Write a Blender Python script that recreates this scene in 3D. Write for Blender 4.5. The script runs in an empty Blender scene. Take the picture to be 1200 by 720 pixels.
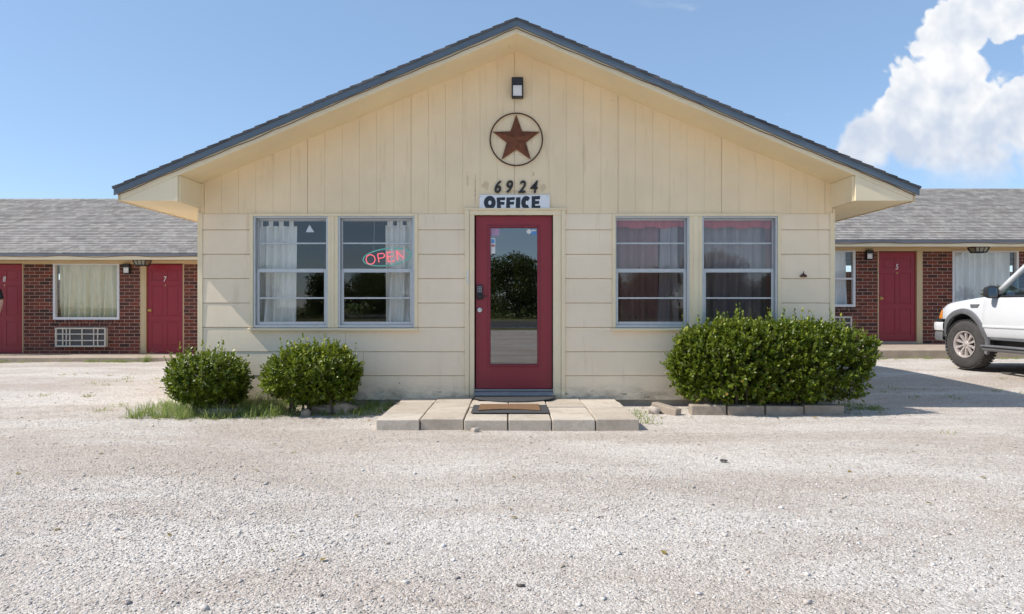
import bpy, math, random
import numpy as np
from mathutils import Vector, Matrix, Euler

C = bpy.context.scene.collection
SC = bpy.context.scene
R = math.radians
rng = np.random.default_rng(11)
random.seed(5)

# ------------------------------------------------------------------ camera
CAM_H = 1.15
cam = bpy.data.cameras.new('camera')
cam.lens = 24.0
cam.sensor_width = 36.0
cam.clip_start = 0.05
cam.clip_end = 3000
camo = bpy.data.objects.new('camera', cam)
camo.location = (0, -8, CAM_H)
camo.rotation_euler = (R(90), 0, 0)
C.objects.link(camo)
SC.camera = camo

# ------------------------------------------------------------------ light
SUN = Vector((-1.0, -0.15, 1.12)).normalized()
sun_el = math.asin(SUN.z)
sun_az = math.atan2(SUN.x, SUN.y)
sl = bpy.data.lights.new('sun', 'SUN')
sl.energy = 3.1
sl.angle = R(0.53)
sl.color = (1.0, 0.955, 0.89)
so = bpy.data.objects.new('sun', sl)
so.rotation_euler = (-SUN).to_track_quat('-Z', 'Y').to_euler()
so.location = (-20, -4, 26)
C.objects.link(so)

SC.view_settings.view_transform = 'Standard'
SC.view_settings.look = 'None'
SC.view_settings.exposure = 0.72
SC.view_settings.gamma = 1.0
SC.view_settings.use_curve_mapping = False
SC.cycles.use_denoising = True
SC.cycles.max_bounces = 10
SC.cycles.diffuse_bounces = 5
SC.cycles.glossy_bounces = 4
SC.cycles.transparent_max_bounces = 16
SC.cycles.caustics_reflective = False
SC.cycles.caustics_refractive = False
SC.cycles.sample_clamp_indirect = 6.0


class NT:
    """tiny node-tree helper"""
    def __init__(s, tree):
        s.t = tree
        s.t.nodes.clear()

    def n(s, kind, _props=None, **inp):
        nd = s.t.nodes.new(kind)
        for k, v in (_props or {}).items():
            setattr(nd, k, v)
        for k, v in inp.items():
            key = int(k[1:]) if k[0] == 'i' and k[1:].isdigit() else k.replace('_', ' ')
            sock = nd.inputs[key]
            if isinstance(v, bpy.types.NodeSocket):
                s.t.links.new(v, sock)
            else:
                sock.default_value = v
        return nd

    def math(s, op, a, b=0.0, c=None, clamp=False):
        kw = dict(i0=a, i1=b)
        if c is not None:
            kw['i2'] = c
        return s.n('ShaderNodeMath', {'operation': op, 'use_clamp': clamp}, **kw).outputs[0]

    def mixc(s, fac, a, b, mode='MIX'):
        nd = s.n('ShaderNodeMix', {'data_type': 'RGBA', 'blend_type': mode})
        for idx, v in ((0, fac), (6, a), (7, b)):
            if isinstance(v, bpy.types.NodeSocket):
                s.t.links.new(v, nd.inputs[idx])
            else:
                nd.inputs[idx].default_value = v
        return nd.outputs[2]

    def ramp(s, fac, stops, interp='LINEAR'):
        nd = s.n('ShaderNodeValToRGB')
        cr = nd.color_ramp
        cr.interpolation = interp
        while len(cr.elements) < len(stops):
            cr.elements.new(0.5)
        for e, (p, c) in zip(cr.elements, stops):
            e.position = p
            e.color = c if len(c) == 4 else (*c, 1)
        s.t.links.new(fac, nd.inputs[0])
        return nd.outputs[0]

    def mapr(s, v, a, b, c, d, smooth=False):
        nd = s.n('ShaderNodeMapRange', {'interpolation_type': 'SMOOTHSTEP' if smooth else 'LINEAR'})
        s.t.links.new(v, nd.inputs[0])
        for i, x in enumerate((a, b, c, d)):
            nd.inputs[i + 1].default_value = x
        return nd.outputs[0]

    def noise(s, vec, scale, detail=4, rough=0.55, dist=0.0):
        return s.n('ShaderNodeTexNoise', Vector=vec, Scale=scale, Detail=detail, Roughness=rough, Distortion=dist).outputs[0]


def c4(c):
    return (c[0], c[1], c[2], 1.0)


# ------------------------------------------------------------------ world: sky and cumulus clouds by direction
W = bpy.data.worlds.new('World')
SC.world = W
W.use_nodes = True
w = NT(W.node_tree)
sky = w.n('ShaderNodeTexSky', {'sky_type': 'NISHITA', 'sun_disc': False})
sky.sun_elevation = sun_el
sky.sun_rotation = sun_az
sky.altitude = 200
sky.air_density = 0.9
sky.dust_density = 0.25
sky.ozone_density = 2.2
tc = w.n('ShaderNodeTexCoord')
sep = w.n('ShaderNodeSeparateXYZ', Vector=tc.outputs['Generated'])
dx, dy, dz = sep.outputs
ya = w.math('MAXIMUM', w.math('ABSOLUTE', dy), 0.05)
u = w.math('DIVIDE', dx, ya)
v = w.math('DIVIDE', dz, ya)
uv = w.n('ShaderNodeCombineXYZ', X=u, Y=v, Z=w.math('MULTIPLY', dy, 3.0)).outputs[0]
n1 = w.noise(uv, 7.0, 9, 0.60, 0.3)
n2 = w.noise(uv, 22.0, 6, 0.6)
front = w.math('GREATER_THAN', dy, 0.05)
# towering cloud on the right: overlapping puffs  (px, py, radius in px)
puffs = [(1020, 178, 34), (1062, 150, 52), (1098, 108, 58), (1122, 62, 52), (1150, 22, 50), (1190, -20, 60),
         (1140, 150, 62), (1215, 152, 62), (1270, 120, 80), (1240, 180, 50), (1330, 60, 110), (1000, 182, 22), (1095, 182, 48), (1160, 192, 46), (1225, 192, 50)]
field = None
for (px, py, r) in puffs:
    cpt = ((px - 600) / 800, (360 - py) / 800, 0.0)
    du = w.math('SUBTRACT', u, cpt[0])
    dv = w.math('SUBTRACT', v, cpt[1])
    d2 = w.math('ADD', w.math('MULTIPLY', du, du), w.math('MULTIPLY', dv, dv))
    f = w.math('SUBTRACT', 1.0, w.math('DIVIDE', w.math('SQRT', d2), r / 800))
    field = f if field is None else w.n('ShaderNodeMath', {'operation': 'SMOOTH_MAX'}, i0=field, i1=f, i2=0.25).outputs[0]
def billow(vec):
    warp = w.n('ShaderNodeTexNoise', Vector=vec, Scale=18.0, Detail=4)
    vv = w.n('ShaderNodeVectorMath', {'operation': 'ADD'}, i0=vec, i1=w.n('ShaderNodeVectorMath', {'operation': 'MULTIPLY'}, i0=warp.outputs['Color'], i1=(.03, .03, 0)).outputs[0]).outputs[0]
    tot = None
    for sc_, am in ((13.0, 1.0), (29.0, .5), (63.0, .3)):
        d_ = w.n('ShaderNodeTexVoronoi', {'voronoi_dimensions': '2D'}, Vector=vv, Scale=sc_).outputs['Distance']
        q = w.math('MULTIPLY', w.math('SUBTRACT', 0.45, d_), am)
        tot = q if tot is None else w.math('ADD', tot, q)
    return tot


bil = billow(uv)
edge = w.math('ADD', w.math('ADD', field, 0.10), w.math('MULTIPLY', bil, 0.8))
edge = w.math('ADD', edge, w.math('MULTIPLY', w.math('SUBTRACT', n1, 0.5), 0.9))
edge = w.math('DIVIDE', edge, w.mapr(v, 0.19, 0.31, 0.75, 0.20))
m_big = w.math('MULTIPLY', w.mapr(edge, 0.05, 1.0, 0, 1, True), front)
# soft flat base of the cloud
m_big = w.math('MULTIPLY', m_big, w.mapr(v, 0.165, 0.225, 0.12, 1, True))
# scattered clouds elsewhere (seen in the window panes) and thin wisps
dome = w.n('ShaderNodeCombineXYZ', X=w.math('DIVIDE', dx, w.math('ADD', w.math('ABSOLUTE', dz), 0.25)),
           Y=w.math('DIVIDE', dy, w.math('ADD', w.math('ABSOLUTE', dz), 0.25)), Z=0.7).outputs[0]
n3 = w.noise(dome, 1.7, 8, 0.58, 0.2)
back = w.mapr(dy, 0.0, -0.25, 0, 1, True)
m_back = w.math('MULTIPLY', w.mapr(n3, 0.54, 0.74, 0, 0.6, True), back)
n4 = w.noise(w.n('ShaderNodeVectorMath', {'operation': 'MULTIPLY'}, i0=uv, i1=(5.0, 9.0, 1.0)).outputs[0], 1.0, 7, 0.6, 0.6)
m_wisp = w.math('MULTIPLY', w.mapr(n4, 0.58, 0.76, 0, 0.6, True), front)
m_wisp = w.math('MULTIPLY', m_wisp, w.mapr(u, 0.05, 0.45, 0, 1, True))
mask = w.math('MAXIMUM', w.math('MAXIMUM', m_big, m_back), m_wisp)
uv2 = w.n('ShaderNodeVectorMath', {'operation': 'ADD'}, i0=uv, i1=(0.02, -0.03, 0.0)).outputs[0]
puff_shading = w.math('SUBTRACT', bil, billow(uv2))
tone = w.math('ADD', w.mapr(v, 0.20, 0.40, 0.22, 0.80), w.math('MULTIPLY', puff_shading, -0.75))  # light from upper left and a shaded base put into the cloud colour
tone = w.math('ADD', tone, w.math('MULTIPLY', w.math('SUBTRACT', n1, 0.5), 0.9), clamp=True)
CLOUD_LO, CLOUD_HI = (3.2, 3.6, 4.3, 1), (5.1, 5.15, 5.2, 1)
ccol = w.mixc(tone, CLOUD_LO, CLOUD_HI)
skyblue = w.mixc(0.45, sky.outputs[0], (1.75, 2.70, 4.05, 1))
skycol = w.mixc(mask, skyblue, ccol)
bg = w.n('ShaderNodeBackground', Color=skycol, Strength=0.118)
wo = w.n('ShaderNodeOutputWorld', Surface=bg.outputs[0])


# ------------------------------------------------------------------ materials
def base_mat(name):
    m = bpy.data.materials.new(name)
    m.use_nodes = True
    return m, NT(m.node_tree)


def finish(t, bsdf):
    t.n('ShaderNodeOutputMaterial', Surface=bsdf)


def pos_of(t):
    return t.n('ShaderNodeNewGeometry').outputs['Position']


def scaled(t, vec, s):
    return t.n('ShaderNodeVectorMath', {'operation': 'MULTIPLY'}, i0=vec, i1=s).outputs[0]


def plain(name, col, rough=0.5, metal=0.0, var=0.12, nscale=6.0, bump=0.0, bscale=40.0, spec=0.5, coat=0.0, obj=False):
    """colour with a mild mottling and an optional fine bump"""
    m, t = base_mat(name)
    p = t.n('ShaderNodeTexCoord').outputs['Object'] if obj else pos_of(t)
    nz = t.noise(p, nscale, 5, 0.6)
    a = c4([x * (1 - var) for x in col])
    b = c4([min(1, x * (1 + var)) for x in col])
    colr = t.mixc(t.mapr(nz, 0.3, 0.7, 0, 1), a, b)
    kw = dict(Base_Color=colr, Metallic=metal, Roughness=t.mapr(nz, 0.3, 0.7, max(0, rough - .06), min(1, rough + .06)))
    kw['Specular_IOR_Level'] = spec
    if coat:
        kw['Coat_Weight'] = coat
        kw['Coat_Roughness'] = 0.04
    if bump:
        bz = t.noise(p, bscale, 4, 0.6)
        kw['Normal'] = t.n('ShaderNodeBump', Strength=bump, Distance=0.01, Height=bz).outputs[0]
    b_ = t.n('ShaderNodeBsdfPrincipled', **kw)
    finish(t, b_.outputs[0])
    return m


def paint_mat(name, col, grain=(3.0, 3.0, 40.0), dirt=0.5, stains=()):
    """old exterior paint: grain bump, weather streaks, specks where paint has chipped"""
    m, t = base_mat(name)
    p = pos_of(t)
    big = t.noise(p, 1.3, 4, 0.6)
    streak = t.noise(scaled(t, p, (14, 14, 1.2)), 1.0, 5, 0.65)
    fine = t.noise(scaled(t, p, grain), 1.0, 5, 0.65)
    c1 = c4([x * 0.93 for x in col])
    c2 = c4([min(1, x * 1.05) for x in col])
    k = t.mixc(t.mapr(big, .3, .7, 0, 1), c1, c2)
    k = t.mixc(t.math('MULTIPLY', t.mapr(streak, .55, .8, 0, 1, True), dirt), k, c4((col[0] * .72, col[1] * .66, col[2] * .58)))
    vor = t.n('ShaderNodeTexVoronoi', Vector=scaled(t, p, (1, 1, 1.4)), Scale=3.2)
    sel = t.math('MULTIPLY', t.mapr(vor.outputs['Distance'], 0.018, 0.045, 1, 0, True),
                 t.math('GREATER_THAN', t.n('ShaderNodeSeparateColor', Color=vor.outputs['Color']).outputs[0], 0.72))
    k = t.mixc(t.math('MULTIPLY', sel, 0.75), k, (0.12, 0.10, 0.08, 1))
    # splash dirt and scuffs near the ground (soil kicked up on the lowest board)
    zz = t.n('ShaderNodeSeparateXYZ', Vector=p).outputs[2]
    low = t.math('MULTIPLY', t.mapr(zz, 0.30, 0.04, 0, 1, True), t.mapr(t.noise(scaled(t, p, (4, 4, 9)), 1.0, 6, 0.7), .36, .66, 0, 0.9, True))
    k = t.mixc(low, k, (0.36, 0.29, 0.20, 1))
    chip = t.math('MULTIPLY', t.mapr(zz, 0.24, 0.08, 0, 1, True), t.mapr(t.noise(scaled(t, p, (9, 9, 26)), 1.0, 4, 0.6), .64, .67, 0, 0.9))
    k = t.mixc(chip, k, (0.05, 0.045, 0.04, 1))
    # old marks with a place of their own: (x, z, half width, half height, strength)
    for (sx_, sz_, hw_, hh_, st_) in stains:
        q = t.n('ShaderNodeVectorMath', {'operation': 'SUBTRACT'}, i0=p, i1=(sx_, 0, sz_)).outputs[0]
        q = scaled(t, q, (1 / hw_, 0, 1 / hh_))
        ln = t.n('ShaderNodeVectorMath', {'operation': 'LENGTH'}, i0=q).outputs['Value']
        ln = t.math('ADD', ln, t.math('MULTIPLY', t.math('SUBTRACT', t.noise(p, 22.0, 5, .65), .5), 1.7))
        k = t.mixc(t.mapr(ln, 1.0, .45, 0, st_, True), k, (0.40, 0.27, 0.14, 1))
    bp = t.n('ShaderNodeBump', Strength=0.35, Distance=0.004, Height=fine).outputs[0]
    b = t.n('ShaderNodeBsdfPrincipled', Base_Color=k, Roughness=0.6, Specular_IOR_Level=0.3, Normal=bp)
    finish(t, b.outputs[0])
    return m


def glass_mat(name, refl=0.10, tint=(0.9, 0.93, 0.95), wob=0.0):
    m, t = base_mat(name)
    fc = t.n('ShaderNodeLayerWeight', Blend=0.5).outputs['Facing']
    fac = t.math('ADD', t.math('MULTIPLY', t.math('POWER', fc, 5.0), 0.9), refl + 0.04, clamp=True)
    kw = dict(Color=(1, 1, 1, 1), Roughness=0.0)
    if wob:
        nz = t.noise(pos_of(t), 1.6, 1, 0.4)
        kw['Normal'] = t.n('ShaderNodeBump', Strength=wob, Distance=0.02, Height=nz).outputs[0]
    g = t.n('ShaderNodeBsdfAnisotropic', **kw)
    tr = t.n('ShaderNodeBsdfTransparent', Color=c4(tint))
    mx = t.n('ShaderNodeMixShader', i0=fac, i1=tr.outputs[0], i2=g.outputs[0])
    finish(t, mx.outputs[0])
    return m


def cloth_mat(name, col, trans=0.35, var=0.1):
    m, t = base_mat(name)
    p = pos_of(t)
    nz = t.noise(scaled(t, p, (30, 30, 3)), 1.0, 4, 0.6)
    k = t.mixc(t.mapr(nz, .3, .7, 0, 1), c4([x * (1 - var) for x in col]), c4([min(1, x * (1 + var)) for x in col]))
    d = t.n('ShaderNodeBsdfDiffuse', Color=k)
    tl = t.n('ShaderNodeBsdfTranslucent', Color=k)
    finish(t, t.n('ShaderNodeMixShader', i0=trans, i1=d.outputs[0], i2=tl.outputs[0]).outputs[0])
    return m


def leaf_mat(name, dark, mid, young, rough=0.38, trans=0.25):
    """per-face 'tint' attribute: 0 old dark leaf .. 1 fresh yellow-green, >1 withered"""
    m, t = base_mat(name)
    at = t.n('ShaderNodeAttribute', {'attribute_name': 'tint'}).outputs['Fac']
    k = t.ramp(at, [(0.0, dark), (0.5, mid), (0.85, young), (1.0, (0.30, 0.20, 0.06))])
    b = t.n('ShaderNodeBsdfPrincipled', Base_Color=k, Roughness=rough, Specular_IOR_Level=0.5)
    tl = t.n('ShaderNodeBsdfTranslucent', Color=t.mixc(0.5, k, (0.22, 0.30, 0.03, 1)))
    finish(t, t.n('ShaderNodeMixShader', i0=trans, i1=b.outputs[0], i2=tl.outputs[0]).outputs[0])
    return m


def brick_mat(name):
    m, t = base_mat(name)
    p = pos_of(t)
    s = t.n('ShaderNodeSeparateXYZ', Vector=p).outputs
    vv = t.n('ShaderNodeCombineXYZ', X=t.math('ADD', s[0], s[1]), Y=s[2], Z=0.0).outputs[0]
    warp = t.n('ShaderNodeTexNoise', Vector=vv, Scale=9.0, Detail=3)
    vv = t.n('ShaderNodeVectorMath', {'operation': 'ADD'}, i0=vv, i1=scaled(t, warp.outputs['Color'], (0.006, 0.006, 0))).outputs[0]
    br = t.n('ShaderNodeTexBrick', {'offset': 0.5}, Vector=vv, Scale=1.0, Color1=(0.245, 0.066, 0.040, 1), Color2=(0.065, 0.036, 0.031, 1),
             Mortar=(0.46, 0.32, 0.25, 1), Mortar_Size=0.0072, Mortar_Smooth=0.25, Bias=0.0, Brick_Width=0.228, Row_Height=0.079)
    n = t.noise(p, 14.0, 5, 0.65)
    k = t.mixc(t.mapr(n, .35, .7, 0, 0.55), br.outputs['Color'], t.mixc(1.0, br.outputs['Color'], (0.72, 0.62, 0.60, 1), 'MULTIPLY'))
    n2 = t.noise(p, 1.1, 4, 0.6)
    k = t.mixc(t.mapr(n2, .45, .75, 0, 0.35), k, (0.20, 0.10, 0.08, 1))
    hgt = t.math('ADD', t.math('MULTIPLY', br.outputs['Fac'], -1.0), t.math('MULTIPLY', n, 0.35))
    bp = t.n('ShaderNodeBump', Strength=0.8, Distance=0.008, Height=hgt).outputs[0]
    b = t.n('ShaderNodeBsdfPrincipled', Base_Color=k, Roughness=0.82, Specular_IOR_Level=0.25, Normal=bp)
    finish(t, b.outputs[0])
    return m


def shingle_mat(name, along='x', lo=(0.25, 0.225, 0.20), hi=(0.42, 0.385, 0.345)):
    m, t = base_mat(name)
    p = pos_of(t)
    s = t.n('ShaderNodeSeparateXYZ', Vector=p).outputs
    a = s[0] if along == 'x' else s[1]
    vv = t.n('ShaderNodeCombineXYZ', X=a, Y=t.math('MULTIPLY', s[2], 1 / math.sin(math.atan(.4167))), Z=0.0).outputs[0]
    b1 = t.n('ShaderNodeTexBrick', {'offset': 0.37, 'offset_frequency': 2, 'squash': 0.7, 'squash_frequency': 3}, Vector=vv, Scale=1.0,
             Color1=c4(lo), Color2=c4(hi), Mortar=c4([x * .55 for x in lo]), Mortar_Size=0.004, Mortar_Smooth=0.2, Bias=0.0,
             Brick_Width=0.17, Row_Height=0.14)
    b2 = t.n('ShaderNodeTexBrick', {'offset': 0.61, 'offset_frequency': 3}, Vector=vv, Scale=1.0,
             Color1=(.84, .84, .85, 1), Color2=(1.1, 1.09, 1.08, 1), Mortar=(1, 1, 1, 1), Mortar_Size=0.0, Bias=0.0, Brick_Width=0.47, Row_Height=0.28)
    k = t.mixc(0.85, b1.outputs['Color'], b2.outputs['Color'], 'MULTIPLY')
    gr = t.noise(p, 160.0, 3, 0.7)
    k = t.mixc(0.5, k, t.ramp(gr, [(0.3, (.55, .55, .55)), (0.7, (1.3, 1.3, 1.3))]), 'MULTIPLY')
    st = t.noise(scaled(t, p, (1.0, 1.0, .5)), 0.9, 4, 0.6)
    k = t.mixc(t.mapr(st, .4, .7, 0, .3), k, (0.30, 0.275, 0.26, 1))
    b = t.n('ShaderNodeBsdfPrincipled', Base_Color=k, Roughness=0.9, Specular_IOR_Level=0.2,
            Normal=t.n('ShaderNodeBump', Strength=0.5, Distance=0.004, Height=gr).outputs[0])
    finish(t, b.outputs[0])
    return m


def gravel_mat(name):
    m, t = base_mat(name)
    p = pos_of(t)
    big = t.noise(scaled(t, p, (0.16, 0.75, 0)), 1.0, 5, 0.6, 0.4)
    med = t.noise(scaled(t, p, (0.8, 1.8, 0)), 1.0, 5, 0.65, 0.3)
    v1 = t.n('ShaderNodeTexVoronoi', Vector=p, Scale=75.0, Randomness=1.0)
    v2 = t.n('ShaderNodeTexVoronoi', Vector=p, Scale=190.0, Randomness=1.0)
    v3 = t.n('ShaderNodeTexVoronoi', Vector=p, Scale=30.0, Randomness=1.0)
    dust = t.noise(p, 300.0, 3, 0.7)
    tan = (0.51, 0.44, 0.375, 1)
    pale = (0.65, 0.60, 0.54, 1)
    k = t.mixc(t.mapr(t.math('ADD', t.math('MULTIPLY', big, .6), t.math('MULTIPLY', med, .4)), .40, .60, 0, 1, True), tan, pale)
    ramp1 = t.ramp(t.n('ShaderNodeSeparateColor', Color=v1.outputs['Color']).outputs[0],
                   [(0.0, (.60, .58, .57)), (0.12, (.85, .83, .81)), (0.5, (1.0, 1.0, 1.0)), (1.0, (1.28, 1.27, 1.26))])
    k = t.mixc(0.75, k, ramp1, 'MULTIPLY')
    ramp2 = t.ramp(t.n('ShaderNodeSeparateColor', Color=v2.outputs['Color']).outputs[1],
                   [(0.0, (.72, .70, .69)), (0.4, (1.0, .99, .98)), (1.0, (1.2, 1.2, 1.2))])
    k = t.mixc(0.55, k, ramp2, 'MULTIPLY')
    ramp3 = t.ramp(t.n('ShaderNodeSeparateColor', Color=v3.outputs['Color']).outputs[2],
                   [(0.0, (.80, .77, .75)), (0.25, (1.0, 1.0, 1.0)), (1.0, (1.05, 1.04, 1.03))])
    k = t.mixc(0.7, k, ramp3, 'MULTIPLY')
    # far off the lot the ground turns to dry grass
    s = t.n('ShaderNodeSeparateXYZ', Vector=p).outputs
    offn = t.math('MULTIPLY', t.math('SUBTRACT', med, .5), 3.0)
    far = t.math('MAXIMUM', t.mapr(t.math('ADD', s[1], offn), -25.0, -26.5, 0, 1, True),
                 t.math('MAXIMUM', t.mapr(t.math('ADD', t.math('ABSOLUTE', s[0]), offn), 34, 37, 0, 1, True),
                        t.mapr(t.math('ADD', s[1], offn), 17, 18, 0, 1, True)))
    gcol = t.mixc(t.mapr(t.noise(p, 2.0, 6, .7), .35, .65, 0, 1), (0.10, 0.115, 0.04, 1), (0.22, 0.19, 0.09, 1))
    k = t.mixc(far, k, gcol)
    h = t.math('ADD', t.math('MULTIPLY', v1.outputs['Distance'], -0.55), t.math('MULTIPLY', v2.outputs['Distance'], -0.25))
    h = t.math('ADD', h, t.math('MULTIPLY', dust, 0.25))
    bp = t.n('ShaderNodeBump', Strength=1.0, Distance=0.014, Height=h).outputs[0]
    b = t.n('ShaderNodeBsdfPrincipled', Base_Color=k, Roughness=0.95, Specular_IOR_Level=0.15, Normal=bp)
    finish(t, b.outputs[0])
    return m


def stone_mat(name):
    m, t = base_mat(name)
    r = t.n('ShaderNodeNewGeometry').outputs['Random Per Island']
    k = t.ramp(r, [(0.0, (.13, .12, .12)), (0.015, (.32, .28, .26)), (0.15, (.52, .45, .39)), (0.5, (.63, .58, .53)),
                   (0.8, (.71, .66, .61)), (0.96, (.78, .75, .72)), (1.0, (.44, .28, .19))])
    nz = t.noise(pos_of(t), 220, 3, .6)
    k = t.mixc(.5, k, t.ramp(nz, [(.3, (.75, .75, .75)), (.7, (1.15, 1.15, 1.15))]), 'MULTIPLY')
    b = t.n('ShaderNodeBsdfPrincipled', Base_Color=k, Roughness=0.9, Specular_IOR_Level=0.2)
    finish(t, b.outputs[0])
    return m


def emit_mat(name, col, strength, base=(0.5, 0.5, 0.5)):
    m, t = base_mat(name)
    b = t.n('ShaderNodeBsdfPrincipled', Base_Color=c4(base), Roughness=0.3, Emission_Color=c4(col), Emission_Strength=strength)
    finish(t, b.outputs[0])
    return m


CREAM = (0.875, 0.71, 0.475)
M = {}
M['siding'] = paint_mat('cream_siding_paint', (0.90, 0.755, 0.56), grain=(2.5, 2.5, 45))
ST = lambda px, py, hw, hh, st: ((px - 600) / 100, 1.15 + (360 - py) / 100, hw, hh, st)
M['gable'] = paint_mat('cream_gable_paint', CREAM, grain=(45, 45, 2.5), stains=(
    ST(569, 218, .055, .065, .42), ST(636, 220, .05, .06, .40), ST(557, 222, .010, .20, .6), ST(548, 212, .018, .10, .35), ST(604, 225, .22, .022, .35), ST(625, 204, .014, .04, .5)))
M['trim'] = paint_mat('cream_trim_paint', (0.85, 0.725, 0.50), grain=(12, 12, 12), dirt=0.25)
M['soffit'] = paint_mat('cream_soffit_paint', (0.84, 0.70, 0.465), grain=(3, 3, 3), dirt=0.15)
M['tan'] = paint_mat('tan_trim_paint', (0.62, 0.48, 0.28), grain=(12, 12, 12), dirt=0.25)
M['door'] = plain('red_door_paint', (0.28, 0.026, 0.037), 0.42, var=.06, nscale=3, bump=.08, bscale=60)
M['crimson'] = plain('crimson_door_paint', (0.29, 0.012, 0.026), 0.38, var=.06, nscale=3, bump=.06, bscale=60)
M['darkred'] = plain('dark_red_moulding', (0.24, 0.02, 0.035), 0.4, var=.06)
M['alu'] = plain('aluminium_frame', (0.56, 0.565, 0.57), 0.38, metal=0.55, var=.06, nscale=20)
M['alu_white'] = plain('white_window_frame', (0.72, 0.72, 0.72), 0.45, var=.06, nscale=20)
M['glass'] = glass_mat('window_glass', 0.05, (0.94, 0.95, 0.95), 0.02)
M['glass_scr'] = glass_mat('screened_glass', 0.035, (0.62, 0.61, 0.61), 0.02)
M['glass_door'] = glass_mat('door_glass', 0.17, (0.55, 0.6, 0.62), 0.012)
M['glass_car'] = glass_mat('car_glass', 0.07, (0.42, 0.52, 0.52))
M['blue'] = plain('blue_grey_drip_edge', (0.105, 0.14, 0.175), 0.5, var=.1, nscale=5)
M['gutter'] = plain('grey_drip_edge', (0.16, 0.165, 0.18), 0.5, var=.12, nscale=4)
M['shx'] = shingle_mat('grey_shingles', 'x')
M['shy'] = shingle_mat('office_shingles', 'y', lo=(.05, .05, .055), hi=(.13, .13, .135))
M['brick'] = brick_mat('red_brick')
M['conc'] = plain('walk_concrete', (0.42, 0.335, 0.255), 0.9, var=.15, nscale=5, bump=.3, bscale=60)
M['found'] = plain('foundation', (0.40, 0.34, 0.26), 0.9, var=.25, nscale=5, bump=.3, bscale=60)
M['found2'] = plain('dark_stone', (0.10, 0.085, 0.075), 0.9, var=.3, nscale=40)
M['black'] = plain('black_metal', (0.022, 0.021, 0.022), 0.45, var=.2, nscale=20)
M['rubber'] = plain('black_rubber_mat', (0.06, 0.06, 0.062), 0.8, var=.75, nscale=90, bump=.6, bscale=150)
M['coir'] = plain('brown_coir', (0.23, 0.125, 0.06), 0.95, var=.45, nscale=120, bump=.8, bscale=240)
M['lens'] = plain('frosted_lens', (0.80, 0.80, 0.80), 0.35, var=.03)
M['rust'] = plain('rusty_star', (0.17, 0.060, 0.030), 0.62, metal=.25, var=.35, nscale=16, bump=.2, bscale=70)
M['rust_dark'] = plain('rusty_ring', (0.085, 0.04, 0.025), 0.6, metal=.3, var=.3, nscale=18)
M['signwhite'] = plain('white_sign_board', (0.78, 0.80, 0.82), 0.4, var=.04)
M['ink'] = plain('dark_lettering', (0.020, 0.028, 0.042), 0.5, var=.25, nscale=25)
M['num'] = plain('black_digits', (0.02, 0.018, 0.016), 0.5, var=.2)
M['white'] = plain('white_enamel', (0.78, 0.77, 0.74), 0.45, var=.05)
M['acw'] = plain('off_white_housing', (0.62, 0.58, 0.50), 0.55, var=.1, nscale=8)
M['acd'] = plain('grille_recess', (0.09, 0.085, 0.085), 0.7, var=.2)
M['brass'] = plain('brass', (0.62, 0.42, 0.13), 0.3, metal=1.0, var=.1)
M['steel'] = plain('steel', (0.60, 0.60, 0.61), 0.3, metal=1.0, var=.06)
M['thresh'] = plain('threshold_metal', (0.36, 0.37, 0.38), 0.42, metal=.25, var=.12, nscale=10)
M['wire'] = plain('brown_cable', (0.10, 0.045, 0.02), 0.6, var=.3)
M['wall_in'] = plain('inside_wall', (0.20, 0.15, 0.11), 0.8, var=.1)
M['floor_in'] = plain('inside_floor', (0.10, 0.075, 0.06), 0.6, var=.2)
M['dark_wood'] = plain('dark_wood', (0.07, 0.042, 0.028), 0.5, var=.3, nscale=12)
M['cur_w'] = cloth_mat('white_curtain', (0.86, 0.83, 0.76), .12)
M['cur_g'] = cloth_mat('grey_curtain', (0.40, 0.34, 0.34), .12)
M['cur_r'] = cloth_mat('maroon_curtain', (0.36, 0.205, 0.195), .12)
M['cur_v'] = cloth_mat('red_valance', (0.58, 0.16, 0.165), .12)
M['cur_b'] = cloth_mat('beige_curtain', (0.80, 0.76, 0.55), .1)
M['cur_s'] = cloth_mat('pale_sheer', (0.88, 0.89, 0.89), .1)
def paver_mat():
    m, t = base_mat('paver_concrete')
    p = pos_of(t)
    rnd = t.n('ShaderNodeObjectInfo').outputs['Random']
    k = t.ramp(rnd, [(0, (.52, .44, .35)), (.5, (.60, .52, .42)), (1, (.66, .58, .48))])
    k = t.mixc(t.mapr(t.noise(p, 5.0, 6, .7), .42, .7, 0, .55, True), k, (.34, .27, .20, 1))
    k = t.mixc(t.mapr(t.noise(p, 60.0, 4, .7), .35, .65, 0, .35), k, (.30, .26, .21, 1))
    b = t.n('ShaderNodeBsdfPrincipled', Base_Color=k, Roughness=.92, Specular_IOR_Level=.2,
            Normal=t.n('ShaderNodeBump', Strength=.45, Distance=.006, Height=t.noise(p, 110.0, 4, .65)).outputs[0])
    finish(t, b.outputs[0])
    return m


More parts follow.
